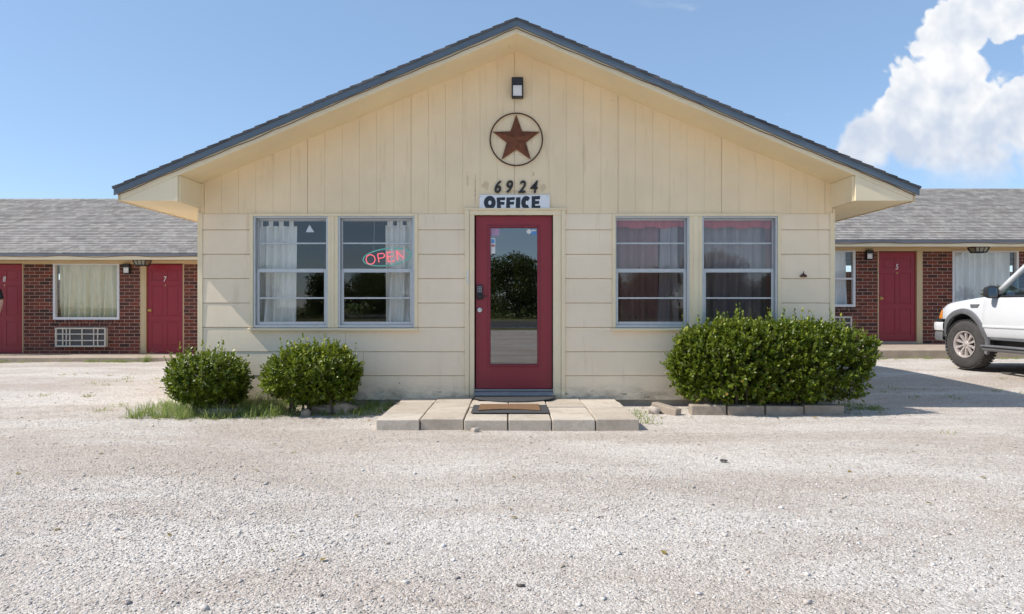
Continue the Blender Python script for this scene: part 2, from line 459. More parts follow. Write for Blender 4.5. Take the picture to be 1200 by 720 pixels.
M['paver'] = paver_mat()
M['edging'] = plain('edging_concrete', (0.36, 0.29, 0.225), 0.92, var=.22, nscale=9, bump=.5, bscale=60)
M['rock'] = plain('pale_rock', (0.47, 0.40, 0.33), 0.92, var=.25, nscale=14, bump=.6, bscale=50)
M['leaf'] = leaf_mat('bush_leaf', (.055, .082, .007), (.185, .24, .018), (.52, .50, .05), .36, .30)
M['grass'] = leaf_mat('grass_blade', (.15, .23, .05), (.30, .38, .12), (.55, .46, .23), .6, .5)
M['tree_leaf'] = leaf_mat('tree_leaf', (.04, .065, .014), (.09, .125, .03), (.16, .18, .05), .6, .25)
M['bark'] = plain('bark', (0.11, 0.085, 0.06), 0.95, var=.3, nscale=12, bump=.6, bscale=30)
M['gravel'] = gravel_mat('crushed_limestone')
M['stones'] = stone_mat('loose_limestone')
M['asphalt'] = plain('asphalt', (0.055, 0.055, 0.056), 0.9, var=.25, nscale=3, bump=.4, bscale=90)
M['line_y'] = plain('yellow_road_paint', (0.55, 0.38, 0.05), 0.7, var=.15)
M['line_w'] = plain('white_road_paint', (0.70, 0.70, 0.68), 0.7, var=.15)
M['car'] = plain('white_car_paint', (0.72, 0.72, 0.72), 0.32, var=.015, coat=.6)
M['plastic'] = plain('grey_plastic', (0.15, 0.15, 0.155), 0.55, var=.12)
M['plastic_d'] = plain('dark_plastic', (0.03, 0.03, 0.032), 0.55, var=.2)
M['tyre'] = plain('tyre_rubber', (0.055, 0.05, 0.047), 0.85, var=.3, nscale=12, bump=.2, bscale=60)
M['rim'] = plain('alloy_rim', (0.70, 0.62, 0.58), 0.32, metal=.5, var=.08)
M['amber'] = plain('amber_lens', (0.75, 0.25, 0.02), 0.25, var=.05)
M['lamp_clear'] = plain('clear_lamp', (0.72, 0.74, 0.76), 0.12, var=.03, coat=.8)
M['red_lens'] = plain('red_lens', (0.45, 0.02, 0.02), 0.2, var=.05)
M['mirror'] = plain('mirror_glass', (0.75, 0.80, 0.84), 0.03, metal=1.0, var=.01)
M['seat'] = plain('grey_upholstery', (0.14, 0.135, 0.13), 0.9, var=.1)
M['skin'] = plain('skin', (0.52, 0.30, 0.21), 0.5, var=.06, nscale=20)
M['cloth_k'] = plain('black_cloth', (0.018, 0.017, 0.02), 0.9, var=.2, nscale=30)
M['hair'] = plain('brown_hair', (0.06, 0.035, 0.02), 0.6, var=.3, nscale=60)
M['terra'] = plain('terracotta', (0.42, 0.19, 0.09), 0.85, var=.15)
M['neon_r'] = emit_mat('red_neon', (1.0, 0.08, 0.11), 0.62, (0.7, 0.2, 0.2))
M['neon_g'] = emit_mat('green_neon', (0.05, 0.55, 0.42), 0.16, (0.10, 0.35, 0.30))
M['stk_b'] = plain('blue_sticker', (0.12, 0.30, 0.60), 0.4, var=.1)
M['stk_p'] = plain('pink_sticker', (0.45, 0.28, 0.42), 0.4, var=.2, nscale=60)
M['stk_r'] = plain('red_sticker', (0.5, 0.12, 0.12), 0.4, var=.1)


# ------------------------------------------------------------------ mesh helpers
WL = {}


def wloc(o):
    return WL[o.name] if o is not None else Vector((0, 0, 0))


def tag(o, label=None, cat=None, group=None, kind=None):
    if label: o['label'] = label
    if cat: o['category'] = cat
    if group: o['group'] = group
    if kind: o['kind'] = kind
    return o


def thing(name, label, cat, loc, group=None, rz=0.0):
    o = bpy.data.objects.new(name, None)
    o.empty_display_size = 0.1
    C.objects.link(o)
    o.location = loc
    o.rotation_euler = (0, 0, rz)
    WL[o.name] = Vector(loc)
    return tag(o, label, cat, group)


def link_mesh(name, me, mats, parent=None, origin=None, smooth=False):
    """vertices of me are in world coordinates; moved to the object's own origin"""
    n = len(me.vertices)
    co = np.empty(n * 3)
    me.vertices.foreach_get('co', co)
    co = co.reshape(-1, 3)
    if origin is None:
        lo, hi = co.min(0), co.max(0)
        origin = Vector(((lo[0] + hi[0]) / 2, (lo[1] + hi[1]) / 2, lo[2]))
    origin = Vector(origin)
    co -= np.array(origin)
    me.vertices.foreach_set('co', co.ravel())
    if not isinstance(mats, (list, tuple)):
        mats = [mats]
    for m in mats:
        me.materials.append(m)
    if smooth:
        me.polygons.foreach_set('use_smooth', [True] * len(me.polygons))
    me.update()
    o = bpy.data.objects.new(name, me)
    C.objects.link(o)
    WL[o.name] = origin
    if parent is not None:
        o.parent = parent
        o.location = origin - wloc(parent)
    else:
        o.location = origin
    return o


class MB:
    def __init__(s):
        s.v = []
        s.f = []
        s.mi = []
        s.cur = 0

    def add(s, verts, faces):
        b = len(s.v)
        s.v += [tuple(p) for p in verts]
        for f in faces:
            s.f.append([b + i for i in f])
            s.mi.append(s.cur)
        return s

    def box(s, x0, x1, y0, y1, z0, z1):
        x0, x1 = min(x0, x1), max(x0, x1)
        y0, y1 = min(y0, y1), max(y0, y1)
        z0, z1 = min(z0, z1), max(z0, z1)
        return s.add([(x0, y0, z0), (x1, y0, z0), (x1, y1, z0), (x0, y1, z0), (x0, y0, z1), (x1, y0, z1), (x1, y1, z1), (x0, y1, z1)],
                     [(0, 3, 2, 1), (4, 5, 6, 7), (0, 1, 5, 4), (1, 2, 6, 5), (2, 3, 7, 6), (3, 0, 4, 7)])

    def prism(s, poly, e):
        """3-D polygon extruded along vector e"""
        poly = [Vector(p) for p in poly]
        e = Vector(e)
        n = len(poly)
        nrm = Vector((0, 0, 0))
        for i in range(n):
            nrm += poly[i].cross(poly[(i + 1) % n])
        if nrm.dot(e) > 0:
            poly.reverse()
        vs = poly + [p + e for p in poly]
        fs = [list(range(n)), list(range(2 * n - 1, n - 1, -1))]
        for i in range(n):
            j = (i + 1) % n
            fs.append([j, i, n + i, n + j])
        return s.add(vs, fs)

    def grid(s, pts, closed_u=False, closed_v=False, flip=False):
        """pts[i][j]"""
        nu, nv = len(pts), len(pts[0])
        vs = [p for row in pts for p in row]
        fs = []
        for i in range(nu if closed_u else nu - 1):
            for j in range(nv if closed_v else nv - 1):
                a, b = i * nv + j, ((i + 1) % nu) * nv + j
                c, d = ((i + 1) % nu) * nv + (j + 1) % nv, i * nv + (j + 1) % nv
                fs.append((a, d, c, b) if flip else (a, b, c, d))
        return s.add(vs, fs)

    def tube(s, pts, r, n=8, caps=True):
        pts = [Vector(p) for p in pts]
        rs = r if isinstance(r, (list, tuple)) else [r] * len(pts)
        rings = []
        ref = None
        for i, p in enumerate(pts):
            d = (pts[min(i + 1, len(pts) - 1)] - pts[max(i - 1, 0)]).normalized()
            if ref is None:
                ref = Vector((0, 0, 1)) if abs(d.z) < .9 else Vector((1, 0, 0))
            a = (ref - d * ref.dot(d)).normalized()
            ref = a
            b = d.cross(a)
            rings.append([p + (a * math.cos(k * 2 * math.pi / n) + b * math.sin(k * 2 * math.pi / n)) * rs[i] for k in range(n)])
        s.grid(rings, closed_v=True)
        if caps:
            b0 = len(s.v) - len(pts) * n
            s.f.append([b0 + k for k in range(n)][::-1][::-1]); s.mi.append(s.cur)
            s.f.append([b0 + (len(pts) - 1) * n + k for k in range(n)][::-1]); s.mi.append(s.cur)
        return s

    def lathe(s, c, axis, prof, n=32):
        """prof: (radius, height along axis)"""
        c = Vector(c)
        ax = Vector(axis).normalized()
        a = ax.orthogonal().normalized()
        b = ax.cross(a)
        rings = [[c + ax * h + (a * math.cos(k * 2 * math.pi / n) + b * math.sin(k * 2 * math.pi / n)) * max(r, 1e-4) for k in range(n)] for r, h in prof]
        return s.grid(rings, closed_v=True)

    def build(s, name, mats, parent=None, origin=None, smooth=False, bevel=0.0, seg=1, sharp=None):
        me = bpy.data.meshes.new(name)
        me.from_pydata(s.v, [], s.f)
        me.polygons.foreach_set('material_index', s.mi)
        o = link_mesh(name, me, mats, parent, origin, smooth)
        if smooth and sharp:
            me.set_sharp_from_angle(angle=R(sharp))
        if bevel:
            m = o.modifiers.new('bevel', 'BEVEL')
            m.width = bevel
            m.segments = seg
            m.limit_method = 'ANGLE'
            m.angle_limit = R(35)
        return o


def fast_mesh(name, verts, faces, tint=None):
    """verts (n,3), faces (m,k) numpy"""
    me = bpy.data.meshes.new(name)
    verts = np.ascontiguousarray(verts, dtype=np.float32)
    faces = np.ascontiguousarray(faces, dtype=np.int32)
    k = faces.shape[1]
    me.vertices.add(len(verts))
    me.vertices.foreach_set('co', verts.ravel())
    me.loops.add(faces.size)
    me.loops.foreach_set('vertex_index', faces.ravel())
    me.polygons.add(len(faces))
    me.polygons.foreach_set('loop_start', np.arange(0, faces.size, k, dtype=np.int32))
    if tint is not None:
        at = me.attributes.new('tint', 'FLOAT', 'FACE')
        at.data.foreach_set('value', np.ascontiguousarray(tint, dtype=np.float32))
    me.update(calc_edges=True)
    me.validate()
    return me


def leaf_cloud(pos, axis, nrm, size, wide=.5):
    """six-vertex folded leaves"""
    a = axis / np.linalg.norm(axis, axis=1, keepdims=True)
    n = nrm - a * np.sum(nrm * a, 1, keepdims=True)
    n /= np.linalg.norm(n, axis=1, keepdims=True) + 1e-9
    s = np.cross(a, n)
    L = size[:, None]
    wv = wide / 2
    v = np.stack([pos, pos + a * L * .30 + s * L * wv * .9 + n * L * .07, pos + a * L * .72 + s * L * wv * .8 + n * L * .05, pos + a * L - n * L * .06,
                  pos + a * L * .72 - s * L * wv * .8 + n * L * .05, pos + a * L * .30 - s * L * wv * .9 + n * L * .07], 1)
    N = len(pos)
    f = np.array([(0, 1, 2, 3), (0, 3, 4, 5)])[None] + (np.arange(N) * 6)[:, None, None]
    return v.reshape(-1, 3), f.reshape(-1, 4)


def rect_holes(x0, x1, z0, z1, holes):
    """cells of a rectangle that lie outside the holes (merged along x)"""
    xs = sorted({x0, x1, *[min(max(h[i], x0), x1) for h in holes for i in (0, 1)]})
    zs = sorted({z0, z1, *[min(max(h[i], z0), z1) for h in holes for i in (2, 3)]})
    out = []
    for a, b in zip(zs[:-1], zs[1:]):
        run = None
        for c, d in zip(xs[:-1], xs[1:]):
            cx, cz = (c + d) / 2, (a + b) / 2
            inside = any(h[0] < cx < h[1] and h[2] < cz < h[3] for h in holes)
            if inside:
                if run: out.append((*run, a, b))
                run = None
            else:
                run = (run[0], d) if run else (c, d)
        if run: out.append((*run, a, b))
    return out


def ring(mb, x0, x1, z0, z1, t, y0, y1, tb=None, tt=None):
    """rectangular frame of bar width t between y0 and y1"""
    tb = t if tb is None else tb
    tt = t if tt is None else tt
    mb.box(x0, x0 + t, y0, y1, z0, z1)
    mb.box(x1 - t, x1, y0, y1, z0, z1)
    mb.box(x0 + t, x1 - t, y0, y1, z0, z0 + tb)
    mb.box(x0 + t, x1 - t, y0, y1, z1 - tt, z1)


def text_mesh(name, body, size, depth, mat, parent, center, offset=0.0, shear=0.0, rot=0.0, sx=1.0, space=1.0, label=None):
    """raised lettering standing on a vertical wall that faces -y"""
    cu = bpy.data.curves.new(name, 'FONT')
    cu.body = body
    cu.size = size
    cu.extrude = depth / 2
    cu.offset = offset
    cu.shear = shear
    cu.space_character = space
    cu.align_x = 'CENTER'
    cu.align_y = 'CENTER'
    cu.resolution_u = 6
    tmp = bpy.data.objects.new('tmp_text', cu)
    C.objects.link(tmp)
    dg = bpy.context.evaluated_depsgraph_get()
    me = bpy.data.meshes.new_from_object(tmp.evaluated_get(dg))
    bpy.data.objects.remove(tmp)
    me.name = name
    n = len(me.vertices)
    co = np.empty(n * 3)
    me.vertices.foreach_get('co', co)
    co = co.reshape(-1, 3)
    mid = (co.min(0) + co.max(0)) / 2
    co -= mid
    x = co[:, 0] * sx
    z = co[:, 1]
    y = -co[:, 2]
    cr, sr = math.cos(rot), math.sin(rot)
    out = np.stack([center[0] + x * cr - z * sr, center[1] + y, center[2] + x * sr + z * cr], 1)
    me.vertices.foreach_set('co', out.ravel())
    me.materials.clear()
    o = link_mesh(name, me, mat, parent)
    if label: o['label'] = label
    return o


def smooth01(a, b, x):
    t = min(1, max(0, (x - a) / (b - a)))
    return t * t * (3 - 2 * t)


def ground_z(x, y):
    z = 0.14 * smooth01(3.6, 8.0, x) * smooth01(-0.5, 4.5, y)
    z += 0.012 * math.sin(x * 0.9 + 1.3) * math.sin(y * 1.1 + .4) + 0.008 * math.sin(x * 2.3 + y * 1.7)
    if -4 < x < 4.2 and y > -2.2:
        z *= 0.3
    return z


# facade pixel -> metres (facade plane y = 0), wing pixel -> metres (wing plane y = 7.6)
FX = lambda px: (px - 600) / 100.0
FZ = lambda py: CAM_H + (360 - py) / 100.0
WY = 7.6
WS = 800 / (WY + 8)
GX = lambda px: (px - 600) / WS
GZ = lambda py: CAM_H + (360 - py) / WS


def at(px, py, z):
    """ground point (height z) behind a photo pixel"""
    d = 800 * (CAM_H - z) / (py - 360)
    return ((px - 600) * d / 800, d - 8)


# ================================================================== SETTING: ground, road, walks
def axis_pts(fine_lo, fine_hi, step, far):
    a = list(np.arange(fine_lo, fine_hi + 1e-6, step))
    ext = []
    d = step
    p = fine_hi
    while p < far:
        d *= 1.35
        p += d
        ext.append(p)
    p = fine_lo
    d = step
    pre = []
    while p > -far:
        d *= 1.35
        p -= d
        pre.append(p)
    return pre[::-1] + a + ext


gx = axis_pts(-14, 14, 0.25, 900)
gy = axis_pts(-8, 9, 0.25, 900)
g = MB()
g.grid([[(x, y, ground_z(x, y) if abs(x) < 40 and abs(y) < 40 else 0.0) for y in gy] for x in gx])
tag(g.build('ground', M['gravel'], origin=(0, 0, 0), smooth=True), kind='structure')

# loose crushed stone lying on the lot
def gravel_stones(n):
    d = 2.0 + 8.0 * rng.random(n) ** 1.5
    x = (rng.random(n) * 2 - 1) * (d * 0.78 + 0.8)
    y = d - 8
    keep = ~((np.abs(x + .03) < 1.34) & (y > -1.72)) & ~((y > -.8) & (x > -4.1) & (x < 3.9))
    # patchy: windrows of stone between packed wheel tracks
    pat = 0.5 + 0.5 * np.sin(y * 2.1 + 0.6 * np.sin(x * .7) + 1.0) * np.cos(x * .33 + y * .8)
    band = np.exp(-((d - 4.1 - .35 * np.sin(x * .8)) / 1.0) ** 2)
    keep &= rng.random(n) < (0.12 + 0.55 * band + 0.33 * pat)
    x, y = x[keep], y[keep]
    n = len(x)
    z = np.array([ground_z(a, b) for a, b in zip(x, y)])
    size = 0.0028 + 0.0042 * rng.random(n) ** 2.2 + 0.012 * (rng.random(n) > .993) * rng.random(n)
    base = np.array([(1, 0, 0), (0, 1, 0), (-1, 0, 0), (0, -1, 0), (0, 0, 1), (0, 0, -1)], float)
    tri = np.array([(0, 1, 4), (1, 2, 4), (2, 3, 4), (3, 0, 4), (1, 0, 5), (2, 1, 5), (3, 2, 5), (0, 3, 5)])
    v = base[None] + rng.normal(0, .28, (n, 6, 3))
    ang = rng.random(n) * 6.283
    c, s = np.cos(ang), np.sin(ang)
    sc = np.stack([0.9 + .6 * rng.random(n), 0.8 + .5 * rng.random(n), 0.45 + .4 * rng.random(n)], 1)
    v *= sc[:, None, :] * size[:, None, None]
    vx = v[..., 0] * c[:, None] - v[..., 1] * s[:, None]
    vy = v[..., 0] * s[:, None] + v[..., 1] * c[:, None]
    v = np.stack([vx + x[:, None], vy + y[:, None], v[..., 2] + (z + size * .25)[:, None]], -1)
    f = (tri[None] + (np.arange(n) * 6)[:, None, None]).reshape(-1, 3)
    me = fast_mesh('gravel', v.reshape(-1, 3), f)
    o = link_mesh('gravel', me, M['stones'], origin=(0, 0, 0))
    tag(o, 'loose pale limestone gravel strewn over the forecourt', kind='stuff')


gravel_stones(170000)

# road behind the photographer, seen in the glass
r_ = MB(); r_.box(-300, 300, -46, -29, -0.05, 0.02)
tag(r_.build('road', M['asphalt'], origin=(0, -37, 0)), kind='structure')
l_ = MB()
l_.box(-300, 300, -37.62, -37.50, 0.0, 0.026); l_.box(-300, 300, -37.32, -37.20, 0.0, 0.026)
tag(l_.build('road_centre_marking', M['line_y'], origin=(0, -37, 0)), kind='structure')
l_ = MB()
l_.box(-300, 300, -45.3, -45.15, 0.0, 0.026); l_.box(-300, 300, -29.9, -29.75, 0.0, 0.026)
tag(l_.build('road_edge_marking', M['line_w'], origin=(0, -37, 0)), kind='structure')

wk = MB(); wk.box(-24, -3.72, 6.35, WY + .1, -0.2, 0.09)
tag(wk.build('walkway', M['conc'], bevel=.012), kind='structure')
wk = MB(); wk.box(3.82, 24, 5.35, WY + .1, -0.2, 0.31)
tag(wk.build('walkway', M['conc'], bevel=.012), kind='structure')

# ================================================================== OFFICE
XC, HW = 0.05, 3.70                       # centre and half width of the facade
XL, XR = XC - HW, XC + HW
SL = 0.42
ZAP = 4.14                                # where wall meets the soffit at the ridge
OH = 0.55                                 # rake overhang to the front
DEPTH = 11.8
HR = 4.40                                 # half width to the shingle tip
zr = lambda x: ZAP - SL * abs(x - XC)     # soffit line

office = thing('motel_office', 'cream gabled motel office with red glass door and two double windows', 'building', (XC, 3.0, 0))

SASH = [(298, 385), (397, 486), (719, 807), (822, 910)]
ZT, ZB = FZ(254), FZ(384)
holes = [(FX(a), FX(b), ZB, ZT) for a, b in SASH]
DOOR = (FX(556), FX(648), FZ(463), FZ(252.5))
holes_all = holes + [DOOR]

# backing wall (studs and sheathing), side and back walls
b = MB()
for (x0, x1, z0, z1) in rect_holes(XL, XR, 0.02, 2.58, holes_all):
    b.box(x0, x1, 0.0, 0.11, z0, z1)
b.prism([(XL, 0, 2.581), (XR, 0, 2.581), (XR, 0, zr(XR)), (XC, 0, ZAP), (XL, 0, zr(XL))], (0, .11, 0))
b.build('front_wall', M['siding'], office)
b = MB()
b.box(XL, XL + .1, .111, DEPTH, 0, 2.58); b.box(XR - .1, XR, .111, DEPTH, 0, 2.58); b.box(XL + .1, XR - .1, DEPTH - .1, DEPTH, 0, 2.58)
b.prism([(XL + .1, DEPTH - .1, 2.581), (XR - .1, DEPTH - .1, 2.581), (XR - .1, DEPTH - .1, zr(XR - .1)), (XC, DEPTH - .1, ZAP), (XL + .1, DEPTH - .1, zr(XL + .1))], (0, .1, 0))
b.build('side_wall', M['siding'], office)
b = MB()
b.box(XL + .1, XR - .1, .111, 5.0, .05, .12)
b.build('inner_floor', M['floor_in'], office)
b = MB()
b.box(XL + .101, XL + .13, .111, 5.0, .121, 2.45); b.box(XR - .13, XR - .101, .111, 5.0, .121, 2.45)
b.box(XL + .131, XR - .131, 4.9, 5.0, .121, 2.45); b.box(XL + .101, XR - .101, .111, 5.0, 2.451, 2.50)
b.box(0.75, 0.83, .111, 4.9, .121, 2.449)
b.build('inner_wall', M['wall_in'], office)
b = MB(); b.box(XL - .004, XR + .004, -0.004, .3, -0.15, 0.075)
b.build('foundation', M['found'], office)

# lap siding: tapered courses, one mesh
courses = [250.5, 269.5, 298, 326.5, 355, 383.5, 412, 440, 468.5]
sid_holes = [(FX(294), FX(490), FZ(387.5), FZ(251)), (FX(717), FX(914), FZ(387.5), FZ(251)), (FX(545), FX(662), 0, FZ(247))]
runs = {-1: MB(), 1: MB()}
for top, bot in zip(courses[:-1], courses[1:]):
    zt, zb = FZ(top) - 0.0065, FZ(bot)
    ytop, ybot = -0.0190, -0.0240
    yy = lambda z: ytop + (ybot - ytop) * (zt - z) / (zt - zb)
    for (x0, x1, z0, z1) in rect_holes(XL, XR, zb, zt, sid_holes):
        # long runs are made of boards that butt with a hairline gap
        cuts = [x0, x1]
        if x1 - x0 > 1.6:
            cuts = [x0, x0 + (x1 - x0) * random.uniform(.3, .7), x1]
        for c0, c1 in zip(cuts[:-1], cuts[1:]):
            e = .0012 if len(cuts) > 2 else 0
            runs[-1 if c0 < XC else 1].prism([(c0 + e, -.001, z0), (c0 + e, yy(z0), z0), (c0 + e, yy(z1), z1), (c0 + e, -.001, z1)], (c1 - c0 - 2 * e, 0, 0))
for b in runs.values():
    b.build('lap_siding', M['siding'], office, bevel=.002)

# vertical grooved panels of the gable
b = MB()
zb = FZ(250.5) - .004
step = 0.2018
k0 = int(math.floor((XL - 0.03) / step))
for k in range(k0, 20):
    x0, x1 = 0.03 + k * step, 0.03 + (k + 1) * step
    x0, x1 = max(x0, XL), min(x1, XR)
    if x1 - x0 < .01: continue
    g0 = .0007 if k % 6 else .0024
    a0, a1 = x0 + g0, x1 - (.0007 if (k + 1) % 6 else .0024)
    if a0 < XC < a1:
        b.prism([(a0, -.001, zb), (a1, -.001, zb), (a1, -.001, zr(a1)), (XC, -.001, ZAP), (a0, -.001, zr(a0))], (0, -.012, 0))
    else:
        b.prism([(a0, -.001, zb), (a1, -.001, zb), (a1, -.001, zr(a1)), (a0, -.001, zr(a0))], (0, -.012, 0))
b.build('gable_siding', M['gable'], office, bevel=.0007)

for xq, q in ((XL, -1), (XR, 1)):
    b = MB()
    b.box(xq + q * .022, xq + q * .002, -.029, .09, .06, zr(xq) - .29); b.box(xq + q * .002, xq - q * .035, -.029, -.0265, .06, FZ(250))
    b.build('corner_trim', M['trim'], office, bevel=.002)

# window trim, sills and mullions
for (xa, xb, m0, m1) in ((294, 490, 385, 397), (717, 914, 807, 822)):
    b = MB()
    x0, x1 = FX(xa), FX(xb)
    b.box(x0, FX(xa + 4), -.042, .02, ZB, ZT + .03)
    b.box(FX(xb - 4), x1, -.042, .02, ZB, ZT + .03)
    b.box(FX(xa + 4), FX(xb - 4), -.046, .02, ZT, ZT + .03)
    b.box(FX(m0), FX(m1), -.036, .02, ZB, ZT)
    b.box(FX(m0) + .045, FX(m1) - .045, -.048, -.036, ZB, ZT)
    b.build('window_trim', M['trim'], office, bevel=.003)
    b = MB()
    b.prism([(x0 - .01, -.075, ZB - .035), (x0 - .01, -.075, ZB - .008), (x0 - .01, .02, ZB - .001), (x0 - .01, .02, ZB - .035)], (x1 - x0 + .02, 0, 0))
    b.build('window_sill', M['trim'], office, bevel=.003)

# windows: aluminium single-hung sashes
for i, (a, c) in enumerate(SASH):
    x0, x1 = FX(a), FX(c)
    f = MB()
    ring(f, x0, x1, ZB, ZT, .022, -.028, .06, tb=.03)
    zm = FZ(317)
    ring(f, x0 + .022, x1 - .022, ZB + .03, zm + .02, .034, .012, .034, tb=.038, tt=.045)       # lower sash
    ring(f, x0 + .022, x1 - .022, zm - .015, ZT - .022, .018, .036, .056, tb=.03, tt=.02)       # upper sash
    f.box(x0 + .056, x1 - .056, .014, .030, FZ(350.5), FZ(348.5))
    f.box(x0 + .040, x1 - .040, .038, .052, FZ(286), FZ(284))
    w_ = f.build('window', M['alu'], office, bevel=.002)
    gl = M['glass']
    gls = M['glass'] if i < 2 else M['glass_scr']
    p = MB()
    p.add([(x0 + .04, .045, zm + .01), (x1 - .04, .045, zm + .01), (x1 - .04, .045, ZT - .04), (x0 + .04, .045, ZT - .04)], [(0, 1, 2, 3)])
    p.build('upper_pane', gl, w_)
    p = MB()
    p.add([(x0 + .05, .022, ZB + .06), (x1 - .05, .022, ZB + .06), (x1 - .05, .022, zm - .01), (x0 + .05, .022, zm - .01)], [(0, 1, 2, 3)])
    p.build('lower_pane', gls, w_)

# door frame
b = MB()
zt = FZ(247)
b.box(FX(545), FX(550), -.048, .01, .08, zt); b.box(FX(550.2), FX(556), -.034, .10, .085, FZ(252.5))
b.box(FX(657.5), FX(662), -.048, .01, .08, zt); b.box(FX(648), FX(657.3), -.034, .10, .085, FZ(252.5))
b.box(FX(543.5), FX(663.5), -.056, .01, zt + .001, zt + .022)
b.box(FX(550.2), FX(657.3), -.040, .10, FZ(252.5), zt)
b.build('door_frame', M['trim'], office, bevel=.003)
b = MB()
b.prism([(FX(556), -.07, .112), (FX(556), -.07, .135), (FX(556), -.02, .155), (FX(556), .10, .187), (FX(556), .10, .112)], (FX(648) - FX(556), 0, 0))
b.box(FX(556), FX(648), -.012, .0, .17, .186)
b.build('threshold', M['thresh'], office, bevel=.002)

# door leaf with glass light
dx0, dx1, dz0, dz1 = FX(557.5), FX(647), .190, FZ(253)
gx0, gx1, gz0, gz1 = FX(574), FX(630.5), FZ(428), FZ(266)
b = MB()
for r in rect_holes(dx0, dx1, dz0, dz1, [(gx0, gx1, gz0, gz1)]):
    b.box(r[0], r[1], .025, .070, r[2], r[3])
door = b.build('door', M['door'], office)
b = MB()
ring(b, gx0 - .022, gx1 + .022, gz0 - .022, gz1 + .022, .030, .012, .026)
b.build('moulding', M['darkred'], door, bevel=.006, seg=2)
b = MB(); b.add([(gx0, .045, gz0), (gx1, .045, gz0), (gx1, .045, gz1), (gx0, .045, gz1)], [(0, 1, 2, 3)])
b.build('glass', M['glass_door'], door)
b = MB()
lx, lz = FX(562), FZ(343)
b.box(lx - .035, lx + .035, -.005, .0245, lz - .085, lz + .085)
b.lathe((lx, -.005, lz - .045), (0, -1, 0), [(.0, .0), (.024, 0), (.024, .02), (.018, .026), (0, .026)], 16)
b.box(lx + .02, lx + .085, -.034, -.016, lz - .052, lz - .036)
b.build('keypad_lock', M['black'], door, bevel=.008, seg=2)
b = MB()
for r in range(4):
    for c in range(3):
        b.lathe((lx - .018 + c * .018, -.0052, lz + .066 - r * .019), (0, -1, 0), [(.0065, 0), (.0065, .003), (0, .003)], 10)
b.build('keypad_button', M['thresh'], door)
b = MB()
b.lathe((FX(562), .025, FZ(363.5)), (0, -1, 0), [(.033, 0), (.033, .008), (.026, .016), (.012, .017), (.012, .022), (0, .022)], 20)
b.build('deadbolt', M['steel'], door, smooth=True, sharp=40)
for (nm, m, a, c, e, f_) in (('sticker', 'stk_p', 574.8, 585, 267.5, 276), ('sticker', 'white', 575, 580.2, 279, 297), ('sticker', 'stk_b', 575.6, 579.6, 280, 285),
                            ('sticker', 'stk_r', 575.6, 579.6, 286.5, 289), ('sticker', 'stk_b', 623, 629, 268, 275), ('sticker', 'white', 623.4, 628.6, 269, 270.6)):
    b = MB(); yy = .0437 if m in ('white', 'stk_p') and a < 600 else (.0431 if a < 620 else (.0437 if m == 'stk_b' else .0431))
    b.box(FX(a), FX(c), yy - .0004, yy, FZ(f_), FZ(e))
    b.build(nm, M[m], door)
b = MB(); b.lathe((FX(620), .0445, FZ(271)), (0, -1, 0), [(.0, .001), (.028, .001), (.028, 0)], 20)
b.build('sticker', M['white'], door)
b = MB()
b.box(FX(547.2), FX(549.4), -.058, -.048, FZ(331), FZ(318)); b.lathe((FX(549), -.0485, FZ(333)), (0, -1, 0), [(0, .012), (.012, .012), (.013, 0)], 12)
b.build('doorbell', M['white'], office, bevel=.003)


# roof -------------------------------------------------------------
def stepped_slope(mb, eave, ridge, ext, rows, thick=.011, under=.02):
    """shingle courses from eave line to ridge line; ext = extrusion vector"""
    E, Rg, X = Vector(eave), Vector(ridge), Vector(ext)
    n = (Rg - E).cross(X).normalized()
    if n.z < 0: n = -n
    prof_top = []
    for i in range(rows):
        a = E + (Rg - E) * (i / rows)
        c = E + (Rg - E) * ((i + 1) / rows)
        prof_top += [a + n * thick, c + n * .001]
    prof = [E - n * under] + prof_top + [Rg - n * under]
    mb.prism(prof, X)


